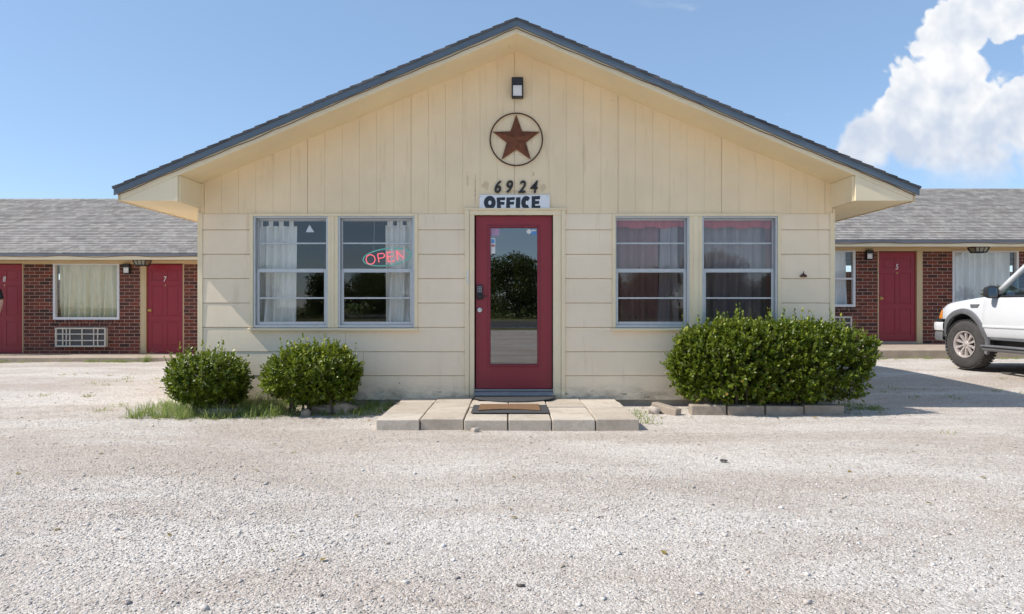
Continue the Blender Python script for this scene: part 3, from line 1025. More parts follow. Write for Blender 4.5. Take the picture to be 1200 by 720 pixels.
zs = lambda x: 4.300 - SL * abs(x - XC)
for sgn in (-1, 1):
    b = MB()
    stepped_slope(b, (XC + sgn * HR, -OH - .03, 4.300 - SL * HR), (XC, -OH - .03, 4.300), (0, DEPTH + OH + .03, 0), 34)
    b.build('shingle_roof', M['shy'], office)
for sgn in (-1, 1):
    # blue-grey metal drip edge on the rake, fascia board under it, soffit panel behind
    xo = XC + sgn * (HR - .015)
    b = MB()
    t0, t1 = -.022, -.090
    b.prism([(XC, -OH - .022, 4.300 + t0), (xo, -OH - .022, zs(xo) + t0), (xo, -OH - .022, zs(xo) + t1), (XC, -OH - .022, 4.300 + t1)], (0, .02, 0))
    b.build('drip_edge', M['blue'], office)
    xo = XC + sgn * (HR - .075)
    b = MB()
    b.prism([(XC, -OH, 4.300 - .06), (xo, -OH, zs(xo) - .06), (xo, -OH, zs(xo) - .165), (XC + sgn * HW, -OH, zr(XC + sgn * HW)), (XC, -OH, ZAP)], (0, .03, 0))
    # boxed return of the eave
    xw = XC + sgn * HW
    zbx = 2.31
    b.prism([(xw, -OH, zr(xw) - .002), (xo, -OH, zs(xo) - .167), (xo + 0 * sgn, -OH, zbx), (xw, -OH, zbx)], (0, .03, 0))
    b.build('fascia', M['trim'], office, bevel=.002)
    b = MB()
    b.prism([(xw, -OH + .03, zbx), (xw, -OH + .03, zr(xw) - .004), (xw - sgn * .02, -OH + .03, zr(xw) + .002), (xw - sgn * .02, -OH + .03, zbx)], (0, OH - .03 - .004, 0))
    b.build('eave_return', M['trim'], office)
    b = MB()
    b.prism([(xw, -OH + .03, zr(xw)), (XC, -OH + .03, ZAP), (XC, -OH + .03, ZAP + .02), (xw, -OH + .03, zr(xw) + .02)], (0, OH - .03, 0))
    b.build('rake_soffit', M['soffit'], office)
    b = MB()
    b.box(xw + sgn * .023, xo, -OH + .031, DEPTH, zbx + .001, zbx + .018)
    b.build('eave_soffit', M['soffit'], office)
    b = MB()
    b.box(xo + sgn * .001, xo + sgn * .026, -OH, DEPTH, zbx - .006, zs(xo) - .07)
    b.build('eave_fascia', M['tan'], office)

# ragged cable stapled under the drip edge
for sgn, lab in ((-1, 'thin brown cable sagging along the left rake of the office roof'), (1, 'thin dark cable looping along the right rake of the office roof')):
    b = MB()
    pts = []
    for i in range(60):
        x = XC + sgn * (HR - .06) * i / 59
        pts.append((x, -OH - .024, zs(x) - .108 - .010 * abs(math.sin(i * .55 + sgn)) - .006 * math.sin(i * .21)))
    b.tube(pts, .0055, 6)
    tag(b.build('cable', M['wire']), lab, 'cable')

# ================================================================== things on the facade
# star
cx, cz, rr = FX(605), FZ(164.5), .305
st = thing('barn_star', 'rusty brown metal star inside a round ring above the address number', 'wall decoration', (cx, -.03, cz - rr))
b = MB()
tip, inn = [], []
for k in range(5):
    a = math.pi / 2 + k * 2 * math.pi / 5
    tip.append((cx + .292 * math.cos(a), -.035, cz + .292 * math.sin(a)))
    a += math.pi / 5
    inn.append((cx + .118 * math.cos(a), -.035, cz + .118 * math.sin(a)))
vs = [(cx, -.095, cz)]
fs = []
for k in range(5):
    vs += [tip[k], inn[k]]
for k in range(10):
    fs.append((0, 1 + k, 1 + (k + 1) % 10))
fs.append(tuple(range(10, 0, -1)))
b.add(vs, fs)
b.build('star', M['rust'], st)
b = MB()
pts = [(cx + rr * math.cos(t), -.04, cz + rr * math.sin(t)) for t in np.linspace(0, 2 * math.pi, 49)[:-1]]
pts += [pts[0], pts[1]]
b.tube(pts, .0085, 8, caps=False)
b.build('ring', M['rust_dark'], st, smooth=True)


def wall_light(cx, y, z0, z1, wd, label):
    t = thing('wall_light', label, 'lamp', (cx, y, z0), 'black wall lights with white lenses')
    h = z1 - z0
    b = MB()
    dpt = wd * .62
    b.box(cx - wd / 2, cx + wd / 2, y - .025, y - .001, z0, z1)
    b.prism([(cx - wd / 2, y - .026, z1), (cx - wd / 2, y - dpt, z1 - .02 * h), (cx - wd / 2, y - dpt, z0 + .62 * h), (cx - wd / 2, y - .026, z0 + .62 * h)], (wd, 0, 0))
    b.box(cx - wd / 2, cx - wd / 2 + .1 * wd, y - dpt + .01, y - .026, z0, z0 + .618 * h); b.box(cx + wd / 2 - .1 * wd, cx + wd / 2, y - dpt + .01, y - .026, z0, z0 + .618 * h)
    b.box(cx - .4 * wd, cx + .4 * wd, y - dpt + .01, y - .026, z0, z0 + .07 * h)
    b.build('housing', M['black'], t, bevel=.004)
    b = MB()
    b.box(cx - .395 * wd, cx + .395 * wd, y - dpt + .018, y - .026, z0 + .072 * h, z0 + .615 * h)
    b.build('lens', M['lens'], t, bevel=.004)


wall_light(FX(606.3), -.022, FZ(117), FZ(93.5), .135, 'black wall light with white lens high in the office gable')

# house number: four separate digits
hn = thing('address_number', 'black slanted digits 6924 above the office sign', 'house number', (FX(605), -.03, FZ(227)))
for ch, a, e in (('6', 579, 588), ('9', 592.8, 602), ('2', 607, 616.5), ('4', 620.5, 631)):
    text_mesh('digit', ch, .20, .012, M['num'], hn, (FX((a + e) / 2), -.030, FZ(219.5)), offset=.004, shear=.22, sx=.86)

sg = thing('office_sign', 'white board sign with dark hand-painted word OFFICE above the door', 'sign', (FX(602.7), -.03, FZ(247)))
b = MB(); b.box(FX(562), FX(644), -.040, -.024, FZ(246.8), FZ(229))
b.build('board', M['signwhite'], sg, bevel=.002)
def oval(cx_, cz_, rx, rz, t0=0.0, t1=2 * math.pi, n=36):
    return [(cx_ + rx * math.cos(t0 + (t1 - t0) * i / n), cz_ + rz * math.sin(t0 + (t1 - t0) * i / n)) for i in range(n + 1)]


def letter_on_board(boxes=(), band=None):
    b = MB()
    for k, poly in enumerate(boxes):
        b.prism([(FX(p[0]), -.0402, FZ(p[1])) for p in poly], (0, -.002 - .0003 * k, 0))
    if band:
        o_, i_ = band
        b.grid([[(FX(p[0]), -.0425, FZ(p[1])), (FX(q[0]), -.0425, FZ(q[1]))] for p, q in zip(o_, i_)])
    return b.build('letter', M['ink'], sg)


letter_on_board(band=(oval(574.1, 238.3, 6.9, 7.9), oval(574.2, 238.4, 1.9, 2.5)))
letter_on_board([[(582.1, 232.4), (586.0, 232.2), (587.4, 245.9), (582.6, 246.1)], [(586, 232.2), (592.2, 232.0), (591.6, 235.6), (586.2, 235.4)], [(586.2, 237.3), (591.4, 237.6), (591.0, 240.9), (586.5, 240.7)]])
letter_on_board([[(593.6, 232.3), (597.6, 232.2), (597.8, 246.0), (593.0, 245.8)], [(597.6, 232.2), (603.4, 231.8), (602.9, 235.3), (597.6, 235.4)], [(597.6, 237.4), (602.4, 237.2), (602.2, 240.6), (597.7, 240.6)]])
letter_on_board([[(604.6, 232.2), (609.9, 232.0), (609.4, 246.2), (604.3, 246.0)]])
letter_on_board(band=(oval(616.6, 238.4, 5.9, 7.8, .95, 2 * math.pi - .75), oval(617.4, 238.5, 1.5, 2.6, .95, 2 * math.pi - .75)))
letter_on_board([[(623.0, 230.9), (627.2, 230.7), (627.0, 246.0), (622.8, 245.8)], [(627.2, 230.7), (632.8, 230.5), (632.4, 234.4), (627.1, 234.6)], [(627.1, 236.4), (631.8, 236.3), (631.6, 239.9), (627.1, 240.0)], [(627.0, 242.0), (632.9, 241.7), (633.0, 245.8), (627.0, 246.0)]])
for px in (564, 641.5):
    for py in (231, 244.8):
        b = MB(); b.lathe((FX(px), -.040, FZ(py)), (0, -1, 0), [(.006, 0), (.005, .003), (0, .004)], 10)
        b.build('screw', M['steel'], sg)

# neon OPEN sign
ox, oz = FX(451.8), FZ(300.8)
ns = thing('open_sign', 'red neon sign reading OPEN in a green oval', 'neon sign', (ox, .10, oz - .12))
tilt = math.radians(7)
def rotp(x, z, y=.085):
    return (ox + x * math.cos(tilt) - z * math.sin(tilt), y, oz + x * math.sin(tilt) + z * math.cos(tilt))
b = MB()
pts = [rotp(.285 * math.cos(t), .10 * math.sin(t), .095) for t in np.linspace(0, 2 * math.pi, 41)]
b.tube(pts + [pts[1]], .0080, 8, caps=False)
b.build('oval_tube', M['neon_g'], ns, smooth=True)
def letter(strokes):
    b = MB()
    for s_ in strokes:
        b.tube([rotp(x, z) for x, z in s_], .0060, 8)
    b.build('letter_tube', M['neon_r'], ns, smooth=True)
letter([[(-.195 + .053 * math.cos(t), -.005 + .056 * math.sin(t)) for t in np.linspace(0, 2 * math.pi, 25)]])
letter([[(-.100, -.052), (-.104, .050)], [(-.104, .050), (-.045, .050), (-.028, .036), (-.027, .012), (-.045, -.002), (-.102, -.004)]])
letter([[(.008, .052), (.010, -.056)], [(.010, -.056), (.085, -.056)], [(.010, .0), (.072, .0)], [(.008, .052), (.078, .052)]])
letter([[(.122, -.048), (.122, .058)], [(.122, .058), (.205, -.050)], [(.205, -.050), (.208, .060)]])
for q in (-.15, .15):
    b = MB(); b.tube([rotp(q, .09, .10), (ox + q, .10, ZT - .03)], .0025, 5)
    b.build('hanging_chain', M['thresh'], ns)


# curtains
def curtain(x0, x1, z0, z1, y, folds, amp, mat, label, seed=0, flare=0.0, group=None, tabs=None, rod=None, cat='curtain', name='curtain', puddle=0.0):
    r2 = random.Random(seed)
    t = thing(name, label, cat, ((x0 + x1) / 2, y, z0), group)
    nu, nv = int(folds * 14), 16
    ph = [r2.uniform(0, 6.28) for _ in range(4)]
    pts = []
    for i in range(nu + 1):
        row = []
        uu = i / nu
        for j in range(nv + 1):
            vv = j / nv
            k = 1 - vv
            x = x0 + (x1 - x0) * (uu + .012 * math.sin(uu * 23 + ph[0]) * k)
            x += flare * (uu - .5) * k * k * (x1 - x0)
            a = math.sin(uu * folds * 2 * math.pi + .7 * math.sin(uu * 7 + ph[1]) + .35 * k * math.sin(vv * 5 + ph[2]))
            yy = y + amp * (.45 + .55 * k) * a + .4 * amp * math.sin(uu * 31 + ph[3] + k * 2)
            z = z0 + (z1 - z0) * vv + (.012 * math.sin(uu * 17 + ph[2]) if j == 0 else 0)
            if puddle and k > .8:
                yy -= puddle * (k - .8) * 5 * (.5 + .5 * math.sin(uu * 19 + ph[1]))
            row.append((x, yy, z))
        pts.append(row)
    b = MB(); b.grid(pts)
    b.build('cloth', mat, t, smooth=True)
    if tabs:
        for (a, c, zt_) in tabs:
            b = MB()
            b.grid([[(a + (c - a) * i / 4, y - .012 + .01 * math.sin(i * 1.57), z1 - .02 + (zt_ - z1 + .02) * j / 3) for j in range(4)] for i in range(5)])
            b.build('tab', mat, t, smooth=True)
    if rod:
        b = MB(); b.tube([(rod[0], y, rod[2]), (rod[1], y, rod[2])], .009, 8)
        b.build('rod', M['thresh'], t)
    return t


tb = [(FX(299 + k * 12.2), FX(304.5 + k * 12.2), FZ(257)) for k in range(4)]
curtain(FX(300), FX(345), FZ(380.5), FZ(264), .115, 4, .038, M['cur_w'], 'white tab-top curtain in the leftmost office window', 3, tabs=tb,
        rod=(FX(298), FX(386), FZ(257.5)), puddle=.05)
tb = [(FX(452 + k * 11.5), FX(459 + k * 11.5), FZ(257)) for k in range(3)]
curtain(FX(450), FX(487), FZ(379.5), FZ(263), .115, 3, .04, M['cur_w'], 'white tab-top curtain behind the neon sign', 8, tabs=tb,
        rod=(FX(397), FX(488), FZ(257.5)), puddle=.06)
curtain(FX(717), FX(806), ZB - .03, FZ(257), .16, 6, .03, M['cur_r'], 'maroon curtain in the window right of the red door', 21)
curtain(FX(776), FX(797), ZB - .03, FZ(258), .105, 2, .02, M['cur_g'], 'narrow grey curtain panel in front of the maroon curtain', 22, flare=.35)
curtain(FX(721), FX(806), FZ(266), FZ(256), .085, 9, .008, M['cur_v'], 'red ruffled valance in the window right of the red door', 23, cat='valance', name='valance')
curtain(FX(820), FX(911), ZB - .03, FZ(257), .16, 7, .032, M['cur_g'], 'grey gathered curtain in the rightmost office window', 24)
curtain(FX(901), FX(909), ZB - .03, FZ(258), .11, 1, .012, M['cur_r'], 'thin strip of maroon curtain at the right edge of the office window', 25)
curtain(FX(823), FX(908), FZ(266), FZ(256), .085, 9, .008, M['cur_v'], 'red ruffled valance in the rightmost office window', 26, cat='valance', name='valance')

# white paper triangle hung in the pane
b = MB(); b.prism([(FX(356), .075, FZ(271.5)), (FX(366), .075, FZ(271.5)), (FX(360.5), .075, FZ(262.5))], (0, .004, 0))
tag(b.build('triangle_sticker', M['lens']), 'small pale triangle stuck in the upper pane of the leftmost window', 'sticker')
# desk and plant inside
dk = thing('reception_counter', 'dark wooden counter inside the office behind the window', 'counter', (-1.7, .8, .12))
b = MB(); b.box(-2.3, -1.15, .5, 1.0, 1.02, 1.06); b.build('counter_top', M['dark_wood'], dk, bevel=.004)
b = MB(); b.box(-2.25, -1.2, .53, .56, .12, 1.019); b.build('front_panel', M['dark_wood'], dk)
for x in (-2.26, -1.24):
    b = MB(); b.box(x, x + .05, .561, .97, .12, 1.019); b.build('side_panel', M['dark_wood'], dk)
hp = thing('houseplant', 'small leafy green houseplant on the counter behind the neon sign window', 'plant', (-1.98, .62, 1.061))
b = MB(); b.lathe((-1.98, .62, 1.061), (0, 0, 1), [(0, 0), (.05, 0), (.065, .06), (.058, .06), (0, .055)], 16); b.build('pot', M['black'], hp, smooth=True, sharp=40)
r_hp = np.random.default_rng(12)
n_ = 140
p_ = np.array([-1.98, .60, 1.15]) + r_hp.normal(0, 1, (n_, 3)) * np.array([.085, .05, .025])
v_, f_ = leaf_cloud(p_, r_hp.normal(0, 1, (n_, 3)) + np.array([0, -.5, -.2]), r_hp.normal(0, .4, (n_, 3)) + np.array([0, -.5, 1]), r_hp.uniform(.03, .055, n_), .7)
link_mesh('foliage', fast_mesh('foliage', v_, f_, np.repeat(r_hp.uniform(.3, .8, n_), 2)), M['grass'], hp)

# rusty bracket on the siding
fb = thing('wall_bracket', 'small rusty bracket on bare siding right of the windows', 'bracket', (FX(940), -.03, FZ(325)))
b = MB(); b.box(FX(936.5), FX(943.5), -.05, -.022, FZ(325), FZ(323)); b.prism([(FX(937), -.05, FZ(323)), (FX(943), -.05, FZ(323)), (FX(940), -.04, FZ(320.5))], (0, .02, 0))
b.tube([(FX(940), -.04, FZ(321)), (FX(940.2), -.04, FZ(318.5))], .005, 6)
b.build('plate', M['rust_dark'], fb)

# ================================================================== MOTEL WINGS
def six_panel_door(parent, x0, x1, z0, z1, y, digit, knob_left):
    b = MB()
    wd = x1 - x0; h = z1 - z0
    pan = []
    for (a, c) in ((.13, .45), (.55, .87)):
        for (e, f_) in ((.08, .36), (.42, .76), (.82, .93)):
            pan.append((x0 + a * wd, x0 + c * wd, z0 + e * h, z0 + f_ * h))
    for r in rect_holes(x0, x1, z0, z1, pan):
        b.box(r[0], r[1], y, y + .04, r[2], r[3])
    for p in pan:
        b.box(p[0], p[1], y + .008, y + .035, p[2], p[3])
        b.prism([(p[0] + .03, y + .008, p[2] + .03), (p[1] - .03, y + .008, p[2] + .03), (p[1] - .03, y + .008, p[3] - .03), (p[0] + .03, y + .008, p[3] - .03)], (0, -.005, 0))
    d = b.build('door', M['crimson'], parent, bevel=.005)
    kx = x0 + .065 if knob_left else x1 - .065
    b = MB()
    b.lathe((kx, y, z0 + .98), (0, -1, 0), [(.034, 0), (.034, .006), (.013, .012), (.013, .032), (.027, .042), (.029, .056), (.02, .066), (0, .068)], 16)
    b.build('knob', M['brass'], d, smooth=True, sharp=50)
    if digit:
        text_mesh('door_number', digit, .17, .006, M['white'], d, ((x0 + x1) / 2, y - .004, z0 + .835 * h), offset=.0015, shear=.15, sx=.8)
    b = MB(); b.lathe(((x0 + x1) / 2 + .005, y, z0 + .765 * h), (0, -1, 0), [(.016, 0), (.015, .006), (0, .007)], 12)
    b.build('peephole', M['brass'], d)
    return d


def wing(label, xa, xb, roof_in, dz, doors, wins, zfloor):
    cx = (xa + xb) / 2
    t = thing('motel_wing', label, 'building', (cx, WY + 2.5, 0))
    zw = 2.20 + dz
    hol = []
    for (a, c, e, f_, dg, kl, post) in doors:
        x0, x1 = GX(a), GX(c)
        if post < 0: hol.append((x0 - .137, x1 + .03, zfloor - .01, GZ(e) + .02))
        else: hol.append((x0 - .03, x1 + .137, zfloor - .01, GZ(e) + .02))
    for (a, c, e, f_, *_r) in wins:
        hol.append((GX(a), GX(c), GZ(f_), GZ(e)))
    zfr = 2.128 + dz                                     # brick stops at the frieze board
    b = MB()
    for r in rect_holes(xa, xb, 0.0, zfr, hol):
        b.box(r[0], r[1], WY, WY + .2, r[2], r[3])
    b.box(xa, xa + .2, WY + .201, WY + 9, 0, zfr) if xa < -10 else b.box(xb - .2, xb, WY + .201, WY + 9, 0, zfr)
    b.box(xa, xb, WY + 9.001, WY + 9.2, 0, zfr)
    b.build('brick_wall', M['brick'], t)
    b = MB()
    fr_hol = [(h[0], h[1], h[2], h[3]) for h in hol]
    for r in rect_holes(xa, xb, zfr + .001, zw, fr_hol):
        b.box(r[0], r[1], WY - .02, WY + .15, r[2], r[3])
    b.build('frieze_board', M['tan'], t)
    # rowlock course under each window
    for (a, c, e, f_, *_r) in wins:
        b = MB()
        x = GX(a) - .05
        while x < GX(c) + .02:
            b.box(x + .005, x + .070, WY - .022, WY + .05, GZ(f_) - .105, GZ(f_) - .006)
            x += .079
        b.build('brick_sill', M['brick'], t, bevel=.004)
    # roof
    ze = 2.335 + dz
    ye, yr = 6.97, 6.97 + 4.53
    zrd = ze + 4.53 * .417
    x0, x1 = (xa - .4, roof_in) if xa < 0 else (roof_in, xb + .4)
    b = MB()
    stepped_slope(b, (x0, ye, ze), (x0, yr, zrd), (x1 - x0, 0, 0), 36, thick=.012)
    b.build('front_roof', M['shx'], t)
    b = MB()
    stepped_slope(b, (x0, 2 * yr - ye, ze), (x0, yr, zrd), (x1 - x0, 0, 0), 36, thick=.012)
    b.build('back_roof', M['shx'], t)
    b = MB()
    b.prism([(x0, yr - .12, zrd - .045), (x0, yr, zrd + .02), (x0, yr + .12, zrd - .045), (x0, yr, zrd - .01)], (x1 - x0, 0, 0))
    b.build('ridge_cap', M['shx'], t)
    e0, e1 = (x0, xb) if xa < 0 else (xa, x1)
    b = MB(); b.box(e0, e1, ye - .012, ye + .02, ze - .068, ze - .012)
    b.build('drip_edge', M['gutter'], t)
    b = MB(); b.box(e0, e1, ye, ye + .03, zw - .012, ze - .06)
    b.build('fascia', M['trim'], t, bevel=.003)
    b = MB(); b.box(e0, e1, ye + .031, WY - .021, zw, zw + .015)
    b.build('soffit', M['tan'], t)
    # gable end out of frame
    xg = xa if xa < 0 else xb - .2
    b = MB()
    b.prism([(xg, WY, zw), (xg, WY + 8.0, zw), (xg, yr, zrd - .08)], (.2, 0, 0))
    b.build('gable_end', M['tan'], t)
    for (a, c, e, f_, dg, kl, post) in doors:
        xx0, xx1, z0, z1 = GX(a), GX(c), GZ(f_), GZ(e)
        six_panel_door(t, xx0, xx1, z0, z1, WY + .035, dg, kl)
        b = MB()
        if post < 0:
            b.box(xx0 - .135, xx0 - .004, WY - .012, WY + .12, zfloor + .002, z1 + .018); b.box(xx1 + .004, xx1 + .028, WY - .006, WY + .12, zfloor + .002, z1 + .018)
        else:
            b.box(xx1 + .004, xx1 + .135, WY - .012, WY + .12, zfloor + .002, z1 + .018); b.box(xx0 - .028, xx0 - .004, WY - .006, WY + .12, zfloor + .002, z1 + .018)
        b.build('door_frame', M['tan'], t, bevel=.004)
        b = MB(); b.box(xx0 - .003, xx1 + .003, WY - .03, WY + .14, zfloor - .005, z0 - .006)
        b.build('threshold', M['conc'], t)
    for (a, c, e, f_, style, *_r) in wins:
        xx0, xx1, z0, z1 = GX(a), GX(c), GZ(f_), GZ(e)
        b = MB()
        ring(b, xx0 + .001, xx1 - .001, z0 + .001, z1 - .001, .055, WY - .008, WY + .08, tb=.06, tt=.035)
        if style == 'hung':
            b.box(xx0 + .05, xx1 - .05, WY + .01, WY + .05, (z0 + z1) / 2 - .02, (z0 + z1) / 2 + .02)
        wn = b.build('window', M['alu_white'], t, bevel=.004)
        b = MB(); yg = WY + .045
        b.add([(xx0 + .04, yg, z0 + .04), (xx1 - .04, yg, z0 + .04), (xx1 - .04, yg, z1 - .03), (xx0 + .04, yg, z1 - .03)], [(0, 1, 2, 3)])
        b.build('pane', M['glass'], wn)
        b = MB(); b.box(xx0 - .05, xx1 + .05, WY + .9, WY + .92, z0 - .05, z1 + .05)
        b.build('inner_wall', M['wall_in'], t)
    return t


LDOORS = [(171.5, 214, 310, 414, '7', True, -1), (-18, 26, 310, 414, '8', True, -1), (-255, -212, 310, 414, None, True, -1)]
LWINS = [(62, 140, 309, 375, 'fixed'), (-150, -72, 309, 375, 'fixed')]
wing('long low brick motel wing with doors 7 and 8', -21, XL - .024, XC - .3, 0.0, LDOORS, LWINS, .09)
RDOORS = [(1030, 1074, 295.5, 400, '5', True, 1), (1250, 1294, 295.5, 400, None, True, 1)]
RWINS = [(930, 1002.5, 293.5, 360, 'hung'), (1116, 1194, 294, 359, 'fixed'), (1330, 1408, 294, 359, 'fixed')]
wing('brick motel wing behind the white truck, with door 5', XR + .024, 21, XC + .3, 0.29, RDOORS, RWINS, .31)

curtain(GX(65), GX(138), GZ(374), GZ(310), WY + .16, 9, .06, M['cur_b'], 'beige drawn curtain in the window between doors 7 and 8', 31)
curtain(GX(-148), GX(-74), GZ(374), GZ(310), WY + .14, 8, .04, M['cur_b'], 'beige drawn curtain left of door 8', 32)
curtain(GX(933), GX(995), GZ(359), GZ(294), WY + .16, 6, .05, M['cur_s'], 'pale curtain in the small window left of door 5', 33)
curtain(GX(1118), GX(1188), GZ(358), GZ(295), WY + .16, 9, .055, M['cur_s'], 'white sheer curtain in the wide window behind the truck', 34)
curtain(GX(1333), GX(1406), GZ(358), GZ(295), WY + .14, 8, .03, M['cur_s'], 'white curtain in the far right window', 35)


def ac_unit(px0, px1, py0, py1, label):
    x0, x1, z0, z1 = GX(px0), GX(px1), GZ(py1), GZ(py0)
    t = thing('air_conditioner', label, 'air conditioner', ((x0 + x1) / 2, WY, z0), 'air conditioners set into the brick walls')
    y = WY - .11
    b = MB()
    ring(b, x0, x1, z0, z1, .035, y, WY - .003)
    b.box(x0 + .03, x1 - .03, y + .045, WY - .003, z0 + .03, z1 - .03)
    b.build('housing', M['acw'], t, bevel=.006)
    b = MB()
    b.box(x0 + .035, x1 - .035, y + .035, y + .044, z0 + .035, z1 - .035)
    b.build('recess', M['acd'], t)
    b = MB()
    h = z1 - z0
    for k in range(1, 3):
        z = z0 + h * k / 3
        b.box(x0 + .036, x1 - .036, y + .010, y + .034, z - .012, z + .012)
    wd = x1 - x0
    for f_ in (.15, .22, .29, .53, .76, .84):
        b.box(x0 + wd * f_ - .010, x0 + wd * f_ + .010, y + .006, y + .030, z0 + .036, z1 - .036)
    b.build('grille', M['acw'], t)


ac_unit(68, 127, 384, 406.5, 'off-white air conditioner in brick below the beige-curtained window beside door 7')
ac_unit(937, 996, 371, 393.5, 'air conditioner half hidden by the hedge, below the small window')
wall_light(GX(149.7), WY, GZ(321), GZ(309.2), .15, 'small wall light on brick left of door 7')
wall_light(GX(1017.5), WY, GZ(304.5), GZ(293.2), .15, 'small wall light on brick left of door 5')


def porch_light(px0, px1, dz, label):
    x0, x1 = GX(px0) * (14.9 / 15.6), GX(px1) * (14.9 / 15.6)
    z1 = 2.20 + dz; z0 = z1 - .125; y0 = 6.9 + .16
    cx = (x0 + x1) / 2; cy = y0 + .14
    t = thing('porch_light', label, 'lamp', (cx, cy, z0), 'black lanterns under the eaves')
    hw, hb, hd = (x1 - x0) / 2, (x1 - x0) / 2 * .72, .13
    b = MB()
    b.box(cx - hw, cx + hw, cy - hd, cy + hd, z1 - .022, z1 - .001)
    top = [(cx - hw * .97, cy - hd * .97, z1 - .022), (cx + hw * .97, cy - hd * .97, z1 - .022), (cx + hw * .97, cy + hd * .97, z1 - .022), (cx - hw * .97, cy + hd * .97, z1 - .022)]
    bot = [(cx - hb, cy - hd * .7, z0), (cx + hb, cy - hd * .7, z0), (cx + hb, cy + hd * .7, z0), (cx - hb, cy + hd * .7, z0)]
    for p, q in zip(top, bot):
        b.tube([p, q], .012, 6)
    b.tube(bot + [bot[0]], .012, 6)
    for k in (1, 2):
        b.tube([Vector(top[0]).lerp(Vector(top[1]), k / 3), Vector(bot[0]).lerp(Vector(bot[1]), k / 3)], .007, 6)
    b.build('frame', M['black'], t)
    b = MB()
    s = .93
    tp = [(cx + (p[0] - cx) * s, cy + (p[1] - cy) * s, p[2]) for p in top]
    bt = [(cx + (p[0] - cx) * s, cy + (p[1] - cy) * s, p[2] + .006) for p in bot]
    b.add(tp + bt, [(0, 1, 5, 4), (1, 2, 6, 5), (2, 3, 7, 6), (3, 0, 4, 7), (4, 5, 6, 7)])
    b.build('glass_shade', plain('lantern_glass', (0.30, 0.28, 0.20), .2, var=.1) if 'lantern_glass' not in bpy.data.materials else bpy.data.materials['lantern_glass'], t)


porch_light(150, 165.5, 0, 'black trapezoid lantern under the eave near door 7')
porch_light(1149, 1166.5, .29, 'black trapezoid lantern under the eave above the truck')
for (xa, xb, dz, lab) in ((-21, XL - .05, 0, 'thin cable sagging under the eave above doors 7 and 8'), (XR + .05, 21, .29, 'thin cable sagging under the eave above door 5')):
    b = MB(); pts = []
    n = 160
    for i in range(n + 1):
        x = xa + (xb - xa) * i / n
        pts.append((x, 6.952, 2.272 + dz - .022 * abs(math.sin(x * 1.9)) + .008 * math.sin(x * 5)))
    b.tube(pts, .007, 5)
    tag(b.build('cable', M['wire']), lab, 'cable')

# ================================================================== DOORSTEP
cols = np.linspace(-1.272, 1.19, 7)
rows_y = [-1.635, -1.235, -.83, -.43, -.03]
rn = ['front', 'second', 'third', 'back']
cn = ['leftmost', 'second from left', 'third from left', 'third from right', 'second from right', 'rightmost']
r3 = random.Random(4)
for j in range(4):
    for i in range(6):
        x0, x1 = cols[i] + .004 + r3.uniform(0, .004), cols[i + 1] - .004
        y0, y1 = rows_y[j] + .008 + (r3.uniform(-.012, .012) if j == 0 else 0), rows_y[j + 1] - .006
        zt_ = .100 + r3.uniform(-.006, .006)
        if j == 3: zt_ -= .008
        b = MB(); b.box(x0, x1, y0, y1, -.03, zt_)
        o = b.build('paver', M['paver'], bevel=.008, seg=2)
        o.rotation_euler = (r3.uniform(-.004, .004), r3.uniform(-.006, .006), r3.uniform(-.006, .006))
        tag(o, f'square concrete paver of the doorstep, {rn[j]} row, {cn[i]}', 'paver', 'concrete pavers of the doorstep')
# half-round rubber mat against the threshold
mt = MB()
xc_, hw_ = .03, .47
pts = [(xc_ - hw_, -.075)] + [(xc_ - hw_ * math.cos(t), -.10 - .44 * math.sin(t)) for t in np.linspace(0, math.pi, 24)] + [(xc_ + hw_, -.075)]
mt.prism([(x, y, .108) for x, y in pts], (0, 0, .014))
tag(mt.build('door_mat', M['rubber'], bevel=.003), 'dark half-round rubber mat against the office threshold', 'doormat')
bm_ = thing('door_mat', 'brown coir mat with black rubber border on the doorstep', 'doormat', (-.02, -1.03, .106))
b = MB(); b.box(-.405, .365, -1.30, -.77, .107, .115); b.build('rubber_border', M['rubber'], bm_, bevel=.003)
b = MB()
n = 20
top = [(-.335 + .62 * i / n, -.79) for i in range(n + 1)]
bot = [(-.335 + .62 * i / n, -1.21 + .09 * math.sin(math.pi * i / n)) for i in range(n, -1, -1)]
b.prism([(x, y, .1155) for x, y in top + bot], (0, 0, .012))
b.build('coir_panel', M['coir'], bm_, bevel=.003)

# ================================================================== BUSHES
def bump_noise(p, seed, freq):
    r = np.random.default_rng(seed)
    out = np.zeros(len(p))
    for k in range(7):
        kx = r.normal(0, freq, 3)
        out += np.sin(p @ kx + r.random() * 6.28)
    return out / 7


